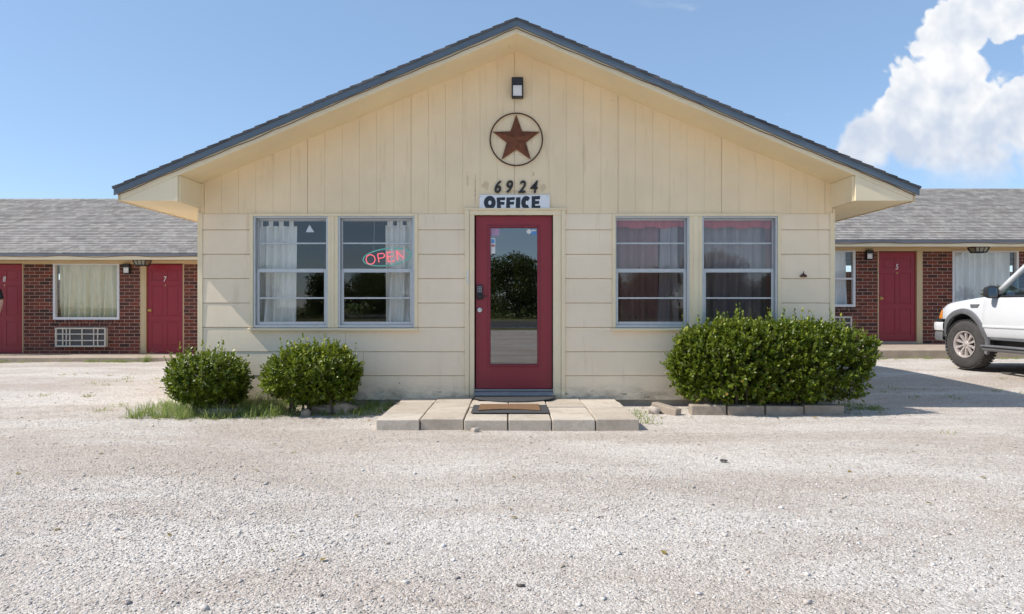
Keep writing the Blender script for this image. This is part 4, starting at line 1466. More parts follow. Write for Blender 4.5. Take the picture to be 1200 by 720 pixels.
def bush(name, label, cat, c, rad, e, nsprig, seed, zmin, group=None, leaf=.050, lump=.12, shoots=40, wither=.02, branch=12):
    r = np.random.default_rng(seed)
    c = np.array(c); rad = np.array(rad)
    t = thing(name, label, cat, (c[0], c[1], zmin - .06), group)
    d = r.normal(0, 1, (nsprig, 3))
    d /= np.linalg.norm(d, axis=1, keepdims=True)
    # spread evenly over the stretched surface
    d = d * rad; d /= np.linalg.norm(d, axis=1, keepdims=True)
    k = np.sum(np.abs(d / rad) ** e, 1) ** (-1 / e)
    depth = np.where(r.random(nsprig) < .62, r.uniform(.9, 1.02, nsprig), r.uniform(.45, .92, nsprig))
    p = d * k[:, None]
    p = p * (1 + lump * bump_noise(p, seed + 1, 6.0) + .5 * lump * bump_noise(p, seed + 2, 15.0))[:, None] * depth[:, None] + c
    out = d / rad; out /= np.linalg.norm(out, axis=1, keepdims=True)
    ax = out * .7 + np.array([0, 0, .75]) + r.normal(0, .35, (nsprig, 3))
    ax /= np.linalg.norm(ax, axis=1, keepdims=True)
    slen = r.uniform(.05, .11, nsprig)
    # a few long shoots stand out of the top
    top = np.where((out[:, 2] > .35) & (depth > .88))[0]
    if len(top):
        pick = r.choice(top, min(shoots, len(top)), replace=False)
        slen[pick] = r.uniform(.12, .21, len(pick)); ax[pick] = np.array([0, 0, 1]) + r.normal(0, .2, (len(pick), 3))
    P, A, Nn, S, T = [], [], [], [], []
    nl = 9
    for q in range(nl):
        fr = (q + .5) / nl
        pos = p + ax * (slen * fr)[:, None]
        side = r.normal(0, 1, (nsprig, 3))
        side -= ax * np.sum(side * ax, 1, keepdims=True)
        side /= np.linalg.norm(side, axis=1, keepdims=True)
        la = side * (1.0 - .5 * fr) + ax * (.35 + .7 * fr) + r.normal(0, .12, (nsprig, 3))
        P.append(pos); A.append(la); Nn.append(ax + np.array([0, 0, .5]) + r.normal(0, .3, (nsprig, 3)))
        S.append(leaf * r.uniform(.5, 1.2, nsprig) * (1.05 - .35 * fr))
        ti = r.beta(2, 2.6, nsprig) * .55 + .22 * fr * (depth > .88) * r.random(nsprig)
        ti[slen > .115] += .22 * fr
        yel = (bump_noise(p, seed + 5, 5.0) > .22) & (r.random(nsprig) < .45)
        ti[yel] += .22
        ti[r.random(nsprig) < wither * np.clip(1.6 - 2.2 * (p[:, 2] - zmin) / (2 * rad[2]), .1, 1.6)] = 1.0
        T.append(np.clip(ti, 0, 1))
    P, A, Nn, S, T = map(np.concatenate, (P, A, Nn, S, T))
    keep = P[:, 2] > zmin + .03 * r.random(len(P))
    v, f = leaf_cloud(P[keep], A[keep], Nn[keep], S[keep], .62)
    me = fast_mesh('foliage', v, f, np.repeat(T[keep], 2))
    link_mesh('foliage', me, M['leaf'], t)
    b = MB()
    for i in range(branch):
        x = c[0] + rad[0] * r.uniform(-.7, .7) * .8
        y = c[1] + rad[1] * r.uniform(-.5, .5)
        x1, y1 = x + r.uniform(-.15, .15), y + r.uniform(-.12, .12)
        b.tube([(x, y, zmin - .08), ((x + x1) / 2 + .02, (y + y1) / 2, zmin + rad[2] * .6), (x1, y1, c[2] + rad[2] * .45)], [.014, .010, .004], 6)
    b.build('stem', M['bark'], t)
    return t


bush('bush', 'smaller round green bush at the left end of the office', 'bush', (-3.30, -.55, .325), (.39, .37, .232), 2.5, 1400, 41, .045, 'bushes along the office front', shoots=45, lump=.24)
bush('bush', 'rounded green bush standing under the neon sign window', 'bush', (-2.15, -.55, .375), (.455, .39, .262), 2.5, 1700, 57, .075, 'bushes along the office front', shoots=55, lump=.26)
bush('hedge', 'wide clipped green hedge in front of the right office windows', 'hedge', (2.82, -.42, .52), (1.035, .44, .42), 3.0, 4700, 73, .11, 'bushes along the office front', shoots=130, lump=.17, wither=.035, branch=34)

# edging blocks under the hedge
bl = [(811, 852), (853.5, 896.5), (898, 942), (943.5, 991)]
nm = ['leftmost straight edging block under the hedge', 'second edging block from left under the hedge', 'third edging block from left under the hedge', 'rightmost edging block under the hedge']
for (a, c), lb in zip(bl, nm):
    x0, y0 = at(a, 487, 0.0); x1, _ = at(c, 487, 0.0)
    b = MB(); b.box(x0, x1, y0 + r3.uniform(0, .02), y0 + .15, -.02, .105 + r3.uniform(-.008, .008))
    o = b.build('edging_block', M['edging'], bevel=.012, seg=2)
    o.rotation_euler = (0, r3.uniform(-.015, .015), r3.uniform(-.02, .02))
    tag(o, lb, 'edging block', 'concrete edging blocks of the hedge bed')
b = MB(); b.box(-.17, .17, -.05, .05, 0, .11)
o = b.build('edging_block', M['edging'], bevel=.012, seg=2)
o.location = (1.66, -.62, -.02); o.rotation_euler = (0, .12, R(-52))
tag(o, 'slanted edging block at the hedge bed corner', 'edging block', 'concrete edging blocks of the hedge bed')


def rock(name, label, c, s, seed, mat='rock', group=None):
    r = np.random.default_rng(seed)
    b = MB()
    nu, nv = 10, 14
    pts = []
    for i in range(nu + 1):
        th = math.pi * i / nu
        row = []
        for j in range(nv):
            ph = 2 * math.pi * j / nv
            d = np.array([math.sin(th) * math.cos(ph), math.sin(th) * math.sin(ph), math.cos(th)])
            k = 1 + .22 * math.sin(d[0] * 4 + seed) * math.sin(d[1] * 3 + seed * 2) + .12 * math.sin(d[2] * 6 + d[0] * 5 + seed)
            k *= (np.sum(np.abs(d) ** 4)) ** (-.16)
            row.append(tuple(np.array(c) + d * np.array(s) * k))
        pts.append(row)
    b.grid(pts, closed_v=True)
    o = b.build(name, M[mat], smooth=True, sharp=35)
    return tag(o, label, 'stone', group)


rock('stone', 'low brown stone beneath the bush under the neon window', (-1.93, -.62, .05), (.23, .10, .075), 3, 'edging')
rock('stone', 'small brown stone beside the middle bush base', (-2.17, -.80, .03), (.05, .045, .045), 9, 'edging')
rock('stone', 'dark flat stone under the smaller left bush', (-3.15, -.72, .02), (.24, .10, .05), 14, 'edging')
rock('stone', 'pale stone at the left corner of the hedge bed', (1.53, -.64, .03), (.065, .055, .045), 22)
rock('stone', 'white pebble against the front of the doorstep', (-.34, -1.70, .015), (.035, .03, .022), 27)
rock('stone', 'dark pebble lying alone in the foreground gravel', at(610, 689, 0) + (.006,), (.016, .010, .009), 33, 'found2')
rock('stone', 'dark grey lump on gravel right of the doorstep', at(848, 541, 0) + (.008,), (.026, .016, .009), 35, 'found2')


# ================================================================== GRASS
def blades(name, label, spots, mat, seed):
    r = np.random.default_rng(seed)
    V, F, T = [], [], []
    nb = 0
    for (x0, x1, y0, y1, n, hmin, hmax, dry) in spots:
        # blades grow in tufts
        nt = max(3, n // 14)
        tx = r.uniform(x0, x1, nt); ty = r.uniform(y0, y1, nt)
        th = r.uniform(.35, 1.15, nt)
        idx = r.integers(0, nt, n)
        x = tx[idx] + r.normal(0, .035, n); y = ty[idx] + r.normal(0, .03, n)
        z = np.array([ground_z(a, b_) for a, b_ in zip(x, y)]) - .005
        h = (hmin + (hmax - hmin) * r.random(n) ** 1.8) * th[idx]
        an = r.random(n) * 6.283
        lean = r.uniform(.2, 1.5, n) * h
        w_ = r.uniform(.0018, .0042, n)
        dx_, dy_ = np.cos(an), np.sin(an)
        sx, sy = -dy_, dx_
        b0 = np.stack([x - sx * w_, y - sy * w_, z], 1); b1 = np.stack([x + sx * w_, y + sy * w_, z], 1)
        mx, my = x + dx_ * lean * .35, y + dy_ * lean * .35
        m0 = np.stack([mx - sx * w_ * .8, my - sy * w_ * .8, z + h * .6], 1); m1 = np.stack([mx + sx * w_ * .8, my + sy * w_ * .8, z + h * .6], 1)
        tx_, ty_ = x + dx_ * lean, y + dy_ * lean
        t0 = np.stack([tx_ - sx * w_ * .15, ty_ - sy * w_ * .15, z + h * .95], 1); t1 = np.stack([tx_ + sx * w_ * .15, ty_ + sy * w_ * .15, z + h * .95], 1)
        V.append(np.stack([b0, b1, m0, m1, t0, t1], 1).reshape(-1, 3))
        f = np.array([(0, 1, 3, 2), (2, 3, 5, 4)])[None] + (nb + np.arange(n) * 6)[:, None, None]
        F.append(f.reshape(-1, 4)); nb += n * 6
        ti = np.clip(r.beta(2, 2, n) * .7 + dry * .5, 0, .95)
        T.append(np.repeat(ti, 2))
    me = fast_mesh(name, np.concatenate(V), np.concatenate(F), np.concatenate(T))
    o = link_mesh(name, me, mat, origin=(0, 0, 0))
    return tag(o, label, kind='stuff')


def gpx(px0, px1, py0, py1, n, h0, h1, dry):
    xa, ya = at((px0 + px1) / 2, py1, 0); xb, yb = at((px0 + px1) / 2, py0, 0)
    dm = (ya + yb) / 2 + 8
    return ((px0 - 600) * dm / 800, (px1 - 600) * dm / 800, ya, yb, n, h0, h1, dry)


blades('grass', 'green grass growing round the bushes and doorstep',
       [gpx(168, 330, 479, 492, 3200, .03, .21, .15), gpx(255, 345, 474, 487, 900, .03, .26, .15), gpx(330, 450, 480, 490, 1000, .02, .13, 0.05),
        gpx(400, 458, 472, 487, 900, .04, .14, 0), gpx(285, 325, 470, 480, 260, .12, .34, .35), gpx(742, 766, 482, 498, 300, .02, .07, .25),
        gpx(985, 1030, 474, 482, 420, .02, .07, .1), gpx(1042, 1110, 456, 470, 240, .02, .05, .35), gpx(190, 250, 470, 482, 500, .05, .16, .3)],
       M['grass'], 5)
blades('weeds', 'weedy grass tufts along the kerbs of the walkways',
       [(-11.6, -10.5, 6.22, 6.33, 500, .03, .10, .3), (-8.9, -7.9, 6.22, 6.33, 600, .03, .11, .15), (-7.75, -7.55, 6.2, 6.33, 120, .1, .26, .05),
        (-10.3, -9.2, 6.25, 6.33, 200, .02, .07, .5), (5.9, 8.8, 5.2, 5.33, 900, .02, .08, .4), (9.0, 11, 5.2, 5.33, 500, .03, .09, .35)],
       M['grass'], 6)
dry = []
for (a, c, e, f_, n) in ((70, 98, 437, 441, 90), (98, 115, 448, 452, 60), (112, 134, 439, 442, 60), (118, 150, 446, 453, 130), (150, 172, 436, 441, 80), (132, 150, 443, 447, 70), (36, 50, 464, 468, 50),
                         (30, 62, 420, 426, 60), (98, 112, 464, 467, 60), (122, 154, 474, 478, 140), (112, 132, 481, 485, 90), (176, 194, 438, 446, 60), (1185, 1200, 444, 450, 60), (1170, 1200, 459, 467, 160),
                         (1100, 1125, 507, 511, 40), (1060, 1075, 466, 470, 40), (543, 560, 502, 506, 40), (505, 530, 502, 505, 30), (1165, 1185, 447, 452, 40), (165, 195, 448, 458, 70)):
    dry.append(gpx(a, c, e, f_, n, .012, .05, .75))
blades('dry_grass', 'flattened dry straw patches in the gravel', dry, M['grass'], 7)

r_l = np.random.default_rng(77)
nlv = 260
xl_ = np.concatenate([r_l.uniform(-4.0, -1.4, 110), r_l.uniform(1.4, 4.2, 90), r_l.uniform(-5, 5, 60)])
yl_ = np.concatenate([r_l.uniform(-1.15, -.2, 110), r_l.uniform(-1.0, -.2, 90), r_l.uniform(-5, -1.8, 60)])
zl_ = np.array([ground_z(a, b_) for a, b_ in zip(xl_, yl_)]) + .008
v_, f_ = leaf_cloud(np.stack([xl_, yl_, zl_], 1), r_l.normal(0, 1, (nlv, 3)) * np.array([1, 1, .15]), np.tile([[0, 0, 1.0]], (nlv, 1)) + r_l.normal(0, .3, (nlv, 3)), r_l.uniform(.02, .045, nlv), .55)
tag(link_mesh('leaf_litter', fast_mesh('leaf_litter', v_, f_, np.repeat(r_l.uniform(.985, 1.0, nlv), 2)), M['leaf'], origin=(0, 0, 0)), 'dry fallen leaves scattered on the gravel', kind='stuff')

# ================================================================== SUV
TX, TG = 7.46, .135                       # left flank, ground height
YF = 4.16                                 # front bumper
TW = 1.98
TC = TX + TW / 2
P_ = lambda u, wv, z: (TC + wv, YF - u, TG + z)       # u back from the bumper, wv across (-left), z up
suv = thing('parked_suv', 'white SUV with grey arch flares parked facing the brick wing', 'car', (TC, YF - 2.6, TG))
HWD = TW / 2


def zt_of(u):
    pts = [(.08, .95), (.16, 1.03), (.35, 1.085), (.9, 1.15), (1.5, 1.205), (1.75, 1.19), (5.1, 1.17)]
    for (a, za), (c, zc) in zip(pts[:-1], pts[1:]):
        if u <= c:
            return za + (zc - za) * max(0, (u - a)) / (c - a)
    return pts[-1][1]


def half_at(u):
    return HWD * (0.90 + .10 * smooth01(.05, .5, u)) * (1 - .03 * smooth01(4.6, 5.15, u))


def side_prof(u):
    """half section from sill to top centre: (half width, z)"""
    zt = zt_of(u); hw = half_at(u)
    return [(hw * .93, .50), (hw * .975, .56), (hw * .985, .64), (hw * 1.0, .80), (hw * .992, .95 if zt > 1.0 else zt - .08), (hw * .965, zt - .045), (hw * .93, zt - .012), (hw * .86, zt),
            (hw * .5, zt + .02), (0, zt + .028)]


def side_w(u, z):
    pr = side_prof(u)
    for (w0, z0), (w1, z1) in zip(pr[:-1], pr[1:]):
        if z0 <= z <= z1:
            return w0 + (w1 - w0) * (z - z0) / max(1e-6, z1 - z0)
    return pr[0][0]


us = [.09, .13, .2, .3, .45, .6, .8, 1.0, 1.2, 1.4, 1.6, 1.8, 2.2, 2.8, 3.4, 3.8, 4.2, 4.6, 4.9, 5.05, 5.12]
b = MB()
rows = []
for u_ in us:
    pr = side_prof(u_)
    row = [P_(u_, -a, z) for a, z in pr] + [P_(u_, a, z) for a, z in pr[-2::-1]]
    rows.append(row)
b.grid(rows, flip=False)
nrow = len(rows[0])
b.add(rows[0], [list(range(nrow))]); b.add(rows[-1], [list(range(nrow))[::-1]])
for i in range(len(rows) - 1):
    b.add([rows[i][0], rows[i][-1], rows[i + 1][-1], rows[i + 1][0]], [(0, 1, 2, 3)])
body = b.build('body', M['car'], suv, smooth=True, sharp=40)
# weld and cut the wheel arches
import bmesh
bmm = bmesh.new(); bmm.from_mesh(body.data)
bmesh.ops.remove_doubles(bmm, verts=bmm.verts, dist=1e-4)
bmesh.ops.recalc_face_normals(bmm, faces=bmm.faces)
bmm.to_mesh(body.data); bmm.free()
UW = (.86, 3.86)
WR = .40
for uw in UW:
    cb = MB()
    n = 40
    prof = [P_(uw + .50 * math.cos(t), -1.3, .42 + .50 * math.sin(t)) for t in np.linspace(0, 2 * math.pi, n + 1)[:-1]]
    cb.prism(prof, (.62, 0, 0))
    prof = [(p[0] + 1.98, p[1], p[2]) for p in prof]
    cb.prism(prof, (.62, 0, 0))
    co_ = cb.build('arch_cutter', M['plastic_d'])
    bmm = bmesh.new(); bmm.from_mesh(co_.data); bmesh.ops.recalc_face_normals(bmm, faces=bmm.faces); bmm.to_mesh(co_.data); bmm.free()
    md = body.modifiers.new('cut', 'BOOLEAN'); md.operation = 'DIFFERENCE'; md.object = co_; md.solver = 'EXACT'
    dg = bpy.context.evaluated_depsgraph_get()
    nm_ = bpy.data.meshes.new_from_object(body.evaluated_get(dg))
    body.modifiers.clear()
    body.data = nm_
    bpy.data.objects.remove(co_)
body.data.set_sharp_from_angle(angle=R(38))
# dark inner arches and floor
b = MB()
for uw in UW:
    for sg_ in (-1, 1):
        inn_, out_ = sg_ * (HWD - .33), sg_ * (HWD - .04)
        pts = [[P_(uw + .49 * math.cos(t), a, .42 + .49 * math.sin(t)) for a in (inn_, out_)] for t in np.linspace(-.25, math.pi + .25, 20)]
        b.grid(pts)
b.box(TC - .8, TC + .8, YF - 5.0, YF - .3, TG + .34, TG + .49)
b.build('underbody', M['plastic_d'], suv)
# flares
for uw in UW:
    for sg_ in (-1, 1):
        b = MB()
        pts = []
        for t in np.linspace(-.28, math.pi + .28, 26):
            row = []
            for (rr_, o_) in ((.485, -.02), (.485, .022), (.51, .034), (.565, .03), (.575, .002)):
                z = .42 + rr_ * math.sin(t); u_ = uw + rr_ * math.cos(t)
                wv = side_w(max(.1, u_), min(max(z, .52), zt_of(max(.1, u_)) - .05))
                row.append(P_(u_, sg_ * (wv + o_), z))
            pts.append(row)
        b.grid(pts)
        b.build('arch_flare', M['plastic'], suv, smooth=True, sharp=50)


def wheel(uw, sg_, steer):
    t = MB()
    cx_, cy_, cz_ = TC + sg_ * (HWD - .135), YF - uw, TG + WR
    ax = Vector((sg_ * math.cos(steer), math.sin(steer) * sg_, 0)).normalized()
    hw = .128
    prof = [(.215, -hw + .02), (.24, -hw), (.33, -hw - .004), (.375, -hw + .012), (.396, -hw + .035), (WR, -hw + .06), (WR, hw - .06), (.396, hw - .035), (.375, hw - .012), (.33, hw + .004), (.24, hw), (.215, hw - .02)]
    t.lathe((cx_, cy_, cz_), ax, prof, 48)
    # tread blocks
    side = ax
    fwd = Vector((0, 0, 1)).cross(ax).normalized()
    for k in range(44):
        a = k * 2 * math.pi / 44
        rad = fwd * math.cos(a) + Vector((0, 0, 1)) * math.sin(a)
        tan = -fwd * math.sin(a) + Vector((0, 0, 1)) * math.cos(a)
        for (o0, o1, sh) in ((-.118, -.062, 0), (-.048, -.006, .5), (.006, .048, 0), (.062, .118, .5)):
            c0 = Vector((cx_, cy_, cz_)) + rad * (WR - .004) + tan * (sh * .028)
            vs = [c0 + side * o + tan * d_ + rad * h_ for h_ in (0, .011) for o, d_ in ((o0, -.019), (o1, -.019), (o1, .019), (o0, .019))]
            t.add(vs, [(0, 3, 2, 1), (4, 5, 6, 7), (0, 1, 5, 4), (1, 2, 6, 5), (2, 3, 7, 6), (3, 0, 4, 7)])
    wh = t.build('wheel', M['tyre'], suv, origin=(cx_, cy_, cz_), smooth=True, sharp=35)
    r = MB()
    c0 = Vector((cx_, cy_, cz_))
    r.lathe(c0, ax, [(.217, hw - .012), (.222, hw - .002), (.205, hw - .006), (.195, hw - .03), (.19, -.06)], 40)
    r.lathe(c0, ax, [(.0, hw - .028), (.05, hw - .028), (.058, hw - .036), (.062, hw - .06)], 24)
    r.lathe(c0, ax, [(.0, hw - .012), (.026, hw - .014), (.03, hw - .028)], 18)
    for k in range(10):
        a = (k + .5) * 2 * math.pi / 10
        rad = fwd * math.cos(a) + Vector((0, 0, 1)) * math.sin(a)
        tan = -fwd * math.sin(a) + Vector((0, 0, 1)) * math.cos(a)
        vs = []
        for (rr_, hw_, dp, th) in ((.05, .016, hw - .034, .03), (.12, .019, hw - .026, .03), (.198, .030, hw - .028, .03)):
            q = c0 + rad * rr_
            vs += [q + tan * hw_ + ax * (dp - th), q + tan * hw_ * .7 + ax * dp, q - tan * hw_ * .7 + ax * dp, q - tan * hw_ + ax * (dp - th)]
        r.add(vs, [(0, 1, 5, 4), (1, 2, 6, 5), (2, 3, 7, 6), (4, 5, 9, 8), (5, 6, 10, 9), (6, 7, 11, 10)])
    r.build('rim', M['rim'], wh, smooth=True, sharp=40)
    d = MB()
    d.lathe(c0, ax, [(0, .02), (.19, .02)], 30)
    d.build('brake_disc', M['plastic_d'], wh)


wheel(UW[0], -1, R(9)); wheel(UW[0], 1, R(9)); wheel(UW[1], -1, 0); wheel(UW[1], 1, 0)

# bumpers
def bumper(back, z0, z1, mat, name, ext=.0, rear=False):
    b = MB()
    H = HWD + ext
    half = [(H, back), (H, .20), (H - .015, .10), (H - .06, .045), (H - .16, .015), (H * .55, .0), (0, -.01)]
    path = [(-a, u_) for a, u_ in half] + [(a, u_) for a, u_ in half[-2::-1]]
    rows = []
    for i, (wv, u_) in enumerate(path):
        p0, p1 = path[max(0, i - 1)], path[min(len(path) - 1, i + 1)]
        t_ = Vector((p1[0] - p0[0], p1[1] - p0[1], 0)).normalized()
        nx, nu = -t_.y, t_.x                       # points inwards (to larger u at the front)
        row = []
        for (ins, z) in ((.06, z0), (.012, z0 + .012), (0, z0 + .05), (0, z1 - .04), (.012, z1 - .01), (.10, z1)):
            uu = u_ + nu * ins
            row.append(P_(uu if not rear else 5.2 - uu, wv + nx * ins, z))
        rows.append(row)
    b.grid(rows)
    b.build(name, mat, suv, smooth=True, sharp=45)


bumper(.37, .60, .765, M['car'], 'bumper', .020)
bumper(.34, .43, .598, M['plastic'], 'bumper_valance', .006)
bumper(.37, .766, .815, M['plastic_d'], 'bumper_pad', .022)
bumper(.5, .54, .78, M['car'], 'bumper', .012, rear=True)
# grille and lamps
b = MB()
for k in range(5):
    b.box(TC - .46, TC + .46, YF - .115, YF - .055, TG + .80 + k * .04, TG + .818 + k * .04)
ring(b, TC - .50, TC + .50, TG + .775, TG + 1.0, .03, YF - .12, YF - .045)
b.build('grille', M['steel'], suv, bevel=.006)
for sg_ in (-1, 1):
    b = MB()
    x0, x1 = TC + sg_ * .52, TC + sg_ * .83
    b.box(x0, x1, YF - .16, YF - .075, TG + .80, TG + 1.0)
    b.build('headlight', M['lamp_clear'], suv, bevel=.02, seg=3)
    b = MB()
    pts = []
    for i in range(7):
        u_ = .10 + .13 * i / 6
        pts.append([P_(u_, sg_ * (side_w(u_, z) + .008 - .004 * (i == 6)), z) for z in (.80, .86, .92, .965)])
    b.grid(pts)
    b.build('turn_signal', M['amber'], suv, smooth=True)
    b = MB(); b.box(TC + sg_ * .80, TC + sg_ * .97, YF - 5.16, YF - 5.06, TG + .82, TG + 1.14)
    b.build('tail_light', M['red_lens'], suv, bevel=.02, seg=2)


# doors as raised skins with shut lines
def skin(u0, u1, z0, z1, sg_, name, off=.006, nz=8, nu=10, parent=suv, mat=None):
    b = MB()
    pts = []
    for i in range(nu + 1):
        u_ = u0 + (u1 - u0) * i / nu
        pts.append([P_(u_, sg_ * (side_w(u_, z0 + (z1 - z0) * j / nz) + off), z0 + (z1 - z0) * j / nz) for j in range(nz + 1)])
    b.grid(pts)
    o = b.build(name, mat or M['car'], parent, smooth=True)
    md = o.modifiers.new('thick', 'SOLIDIFY'); md.thickness = .014; md.offset = 0
    md = o.modifiers.new('bevel', 'BEVEL'); md.width = .004; md.segments = 2; md.limit_method = 'ANGLE'; md.angle_limit = R(50)
    return o


for sg_ in (-1, 1):
    for (u0, u1) in ((1.34, 2.50), (2.52, 3.45)):
        d = skin(u0, u1, .545, 1.15, sg_, 'door')
        b = MB()
        z_ = 1.0; u_ = u1 - .16
        wv = side_w(u_, z_)
        b.box(TC + sg_ * (wv + .010), TC + sg_ * (wv + .032), YF - u_ - .085, YF - u_ + .085, TG + z_ - .018, TG + z_ + .018)
        b.build('handle', M['steel'], d, bevel=.008, seg=2)
        skin(u0 + .01, u1 - .01, .69, .725, sg_, 'side_moulding', off=.016, nz=2, parent=d, mat=M['alu_white'])
    b = MB()
    b.tube([P_(1.42, sg_ * (HWD + .03), .37), P_(3.30, sg_ * (HWD + .03), .37)], .045, 10)
    b.box(TC + sg_ * (HWD - .05), TC + sg_ * (HWD + .10), YF - 3.3, YF - 1.42, TG + .395, TG + .42)
    b.build('running_board', M['plastic'], suv, bevel=.006)
    # fender emblem
    b = MB()
    u_ = 1.12; wv = side_w(u_, 1.03)
    b.prism([P_(1.02, sg_ * (wv + .001), 1.06), P_(1.24, sg_ * (wv + .001), 1.06), P_(1.20, sg_ * (wv + .001), 1.00), P_(1.04, sg_ * (wv + .001), 1.00)], (sg_ * .008, 0, 0))
    b.build('fender_vent', M['plastic'], suv)

# greenhouse
ZB_, ZR_ = 1.17, 1.86
def gh(u_, z, sg_):
    k = (z - ZB_) / (ZR_ - ZB_)
    return P_(u_, sg_ * (HWD * .94 - .15 * k), z)
roof_b = MB()
rws = []
for u_ in np.linspace(2.35, 5.0, 14):
    e_ = .02 * (1 if 2.4 < u_ < 4.95 else 0)
    rws.append([P_(u_, wv, ZR_ + e_ + .05 * (1 - (abs(wv) / .80) ** 2)) for wv in np.linspace(-.80, .80, 13)])
roof_b.grid(rws)
rf = roof_b.build('roof', M['car'], suv, smooth=True)
md = rf.modifiers.new('thick', 'SOLIDIFY'); md.thickness = .05; md.offset = -1
for sg_ in (-1, 1):
    b = MB()
    b.tube([gh(1.52, ZB_, sg_), gh(1.80, 1.42, sg_), gh(2.12, 1.68, sg_), gh(2.42, ZR_ + .01, sg_)], [.05, .042, .04, .04], 8)
    b.tube([gh(2.42, ZR_ + .01, sg_), gh(4.98, ZR_ + .01, sg_)], .04, 8)
    b.tube([gh(4.98, ZR_, sg_), gh(5.06, ZB_, sg_)], .06, 8)
    b.build('pillar', M['car'], suv, smooth=True)
    b = MB()
    b.tube([gh(2.50, ZB_, sg_), gh(2.58, ZR_, sg_)], .035, 8); b.tube([gh(3.45, ZB_, sg_), gh(3.50, ZR_, sg_)], .035, 8)
    b.tube([gh(1.55, ZB_ + .005, sg_), gh(5.0, ZB_ + .005, sg_)], .02, 6)
    b.build('window_trim', M['plastic_d'], suv, smooth=True)
    for (ua, ub, uc, ud) in ((1.60, 2.47, 2.56, 2.42), (2.54, 3.42, 3.47, 2.60), (3.48, 5.02, 4.96, 3.53)):
        b = MB()
        b.add([gh(ua, ZB_, sg_), gh(ub, ZB_, sg_), gh(uc, ZR_, sg_), gh(ud, ZR_, sg_)], [(0, 1, 2, 3)])
        b.build('side_window', M['glass_car'], suv)
b = MB(); b.grid([[P_(1.50 + .90 * j / 6 - .10 * (1 - (s_ / .9) ** 2), s_ * (.97 - .17 * j / 6), 1.19 + .67 * j / 6) for j in range(7)] for s_ in np.linspace(-.9, .9, 11)])
b.build('windscreen', M['glass_car'], suv, smooth=True)
b = MB(); b.add([P_(5.06, -.85, ZB_), P_(5.06, .85, ZB_), P_(4.98, .72, ZR_), P_(4.98, -.72, ZR_)], [(0, 1, 2, 3)])
b.build('rear_window', M['glass_car'], suv)
# cabin
b = MB(); b.box(TC - .85, TC + .85, YF - 2.1, YF - 1.55, TG + 1.0, TG + 1.24)
b.build('dashboard', M['plastic_d'], suv, bevel=.05, seg=3)
b = MB(); pts = [P_(2.10 + .06 * math.sin(t), -.42 + .19 * math.cos(t), 1.30 + .18 * math.sin(t)) for t in np.linspace(0, 2 * math.pi, 25)]
b.tube(pts + [pts[1]], .014, 8, caps=False); b.build('steering_wheel', M['plastic_d'], suv, smooth=True)
for wv in (-.42, .42):
    b = MB()
    b.box(TC + wv - .26, TC + wv + .26, YF - 2.95, YF - 2.80, TG + 1.0, TG + 1.56); b.box(TC + wv - .14, TC + wv + .14, YF - 2.95, YF - 2.85, TG + 1.60, TG + 1.76)
    b.build('seat', M['seat'], suv, bevel=.05, seg=3)
# mirrors
for sg_ in (-1, 1):
    mu, mz = 1.66, 1.245
    mx = TC + sg_ * (HWD + .065)
    def outline(hw_, hh_, y):
        return [(mx + hw_ * math.copysign(abs(math.cos(t)) ** .55, math.cos(t)), y, TG + mz + hh_ * math.copysign(abs(math.sin(t)) ** .55, math.sin(t))) for t in np.linspace(0, 2 * math.pi, 33)[:-1]]
    y0 = YF - mu
    b = MB()
    b.grid([outline(.072, .074, y0 + .004), outline(.074, .076, y0 - .006), outline(.090, .092, y0), outline(.096, .098, y0 + .03), outline(.085, .085, y0 + .09), outline(.05, .05, y0 + .125), outline(.002, .002, y0 + .13)], closed_v=True)
    b.box(TC + sg_ * (HWD - .10), mx - sg_ * .05, y0 + .03, y0 + .08, TG + mz - .085, TG + mz - .03)
    mo = b.build('wing_mirror', M['plastic_d'], suv, smooth=True, sharp=50)
    b = MB()
    b.add(outline(.0725, .0745, y0 + .002), [tuple(range(32))])
    b.build('mirror_glass', M['mirror'], mo)

# spiky plant in a clay pot standing on the window ledge behind the car mirror
yx, yy_, yz = 10.70, WY - .45, .31
yp = thing('potted_plant', 'spiky potted plant before the wide window behind the truck', 'plant', (yx, yy_, yz))
b = MB(); b.lathe((yx, yy_, yz), (0, 0, 1), [(0, 0), (.14, 0), (.20, .30), (.215, .30), (.215, .35), (.19, .35), (.18, .31), (0, .30)], 24)
b.build('pot', M['terra'], yp, smooth=True, sharp=40)
b = MB(); b.tube([(yx, yy_, yz + .3), (yx + .02, yy_, yz + .7), (yx, yy_, yz + 1.12)], [.045, .04, .035], 8); b.build('trunk', M['bark'], yp)
nl = 130
rr2 = np.random.default_rng(3)
dirs = rr2.normal(0, 1, (nl, 3)); dirs[:, 2] = np.abs(dirs[:, 2]) * .9 - .15
dirs /= np.linalg.norm(dirs, axis=1, keepdims=True)
v_, f_ = leaf_cloud(np.tile([[yx, yy_, yz + 1.08]], (nl, 1)) + dirs * .03, dirs, np.tile([[0, 0, 1.0]], (nl, 1)) + rr2.normal(0, .3, (nl, 3)), rr2.uniform(.16, .28, nl), .07)
link_mesh('foliage', fast_mesh('foliage', v_, f_, np.repeat(rr2.uniform(.2, .75, nl), 2)), M['grass'], yp)


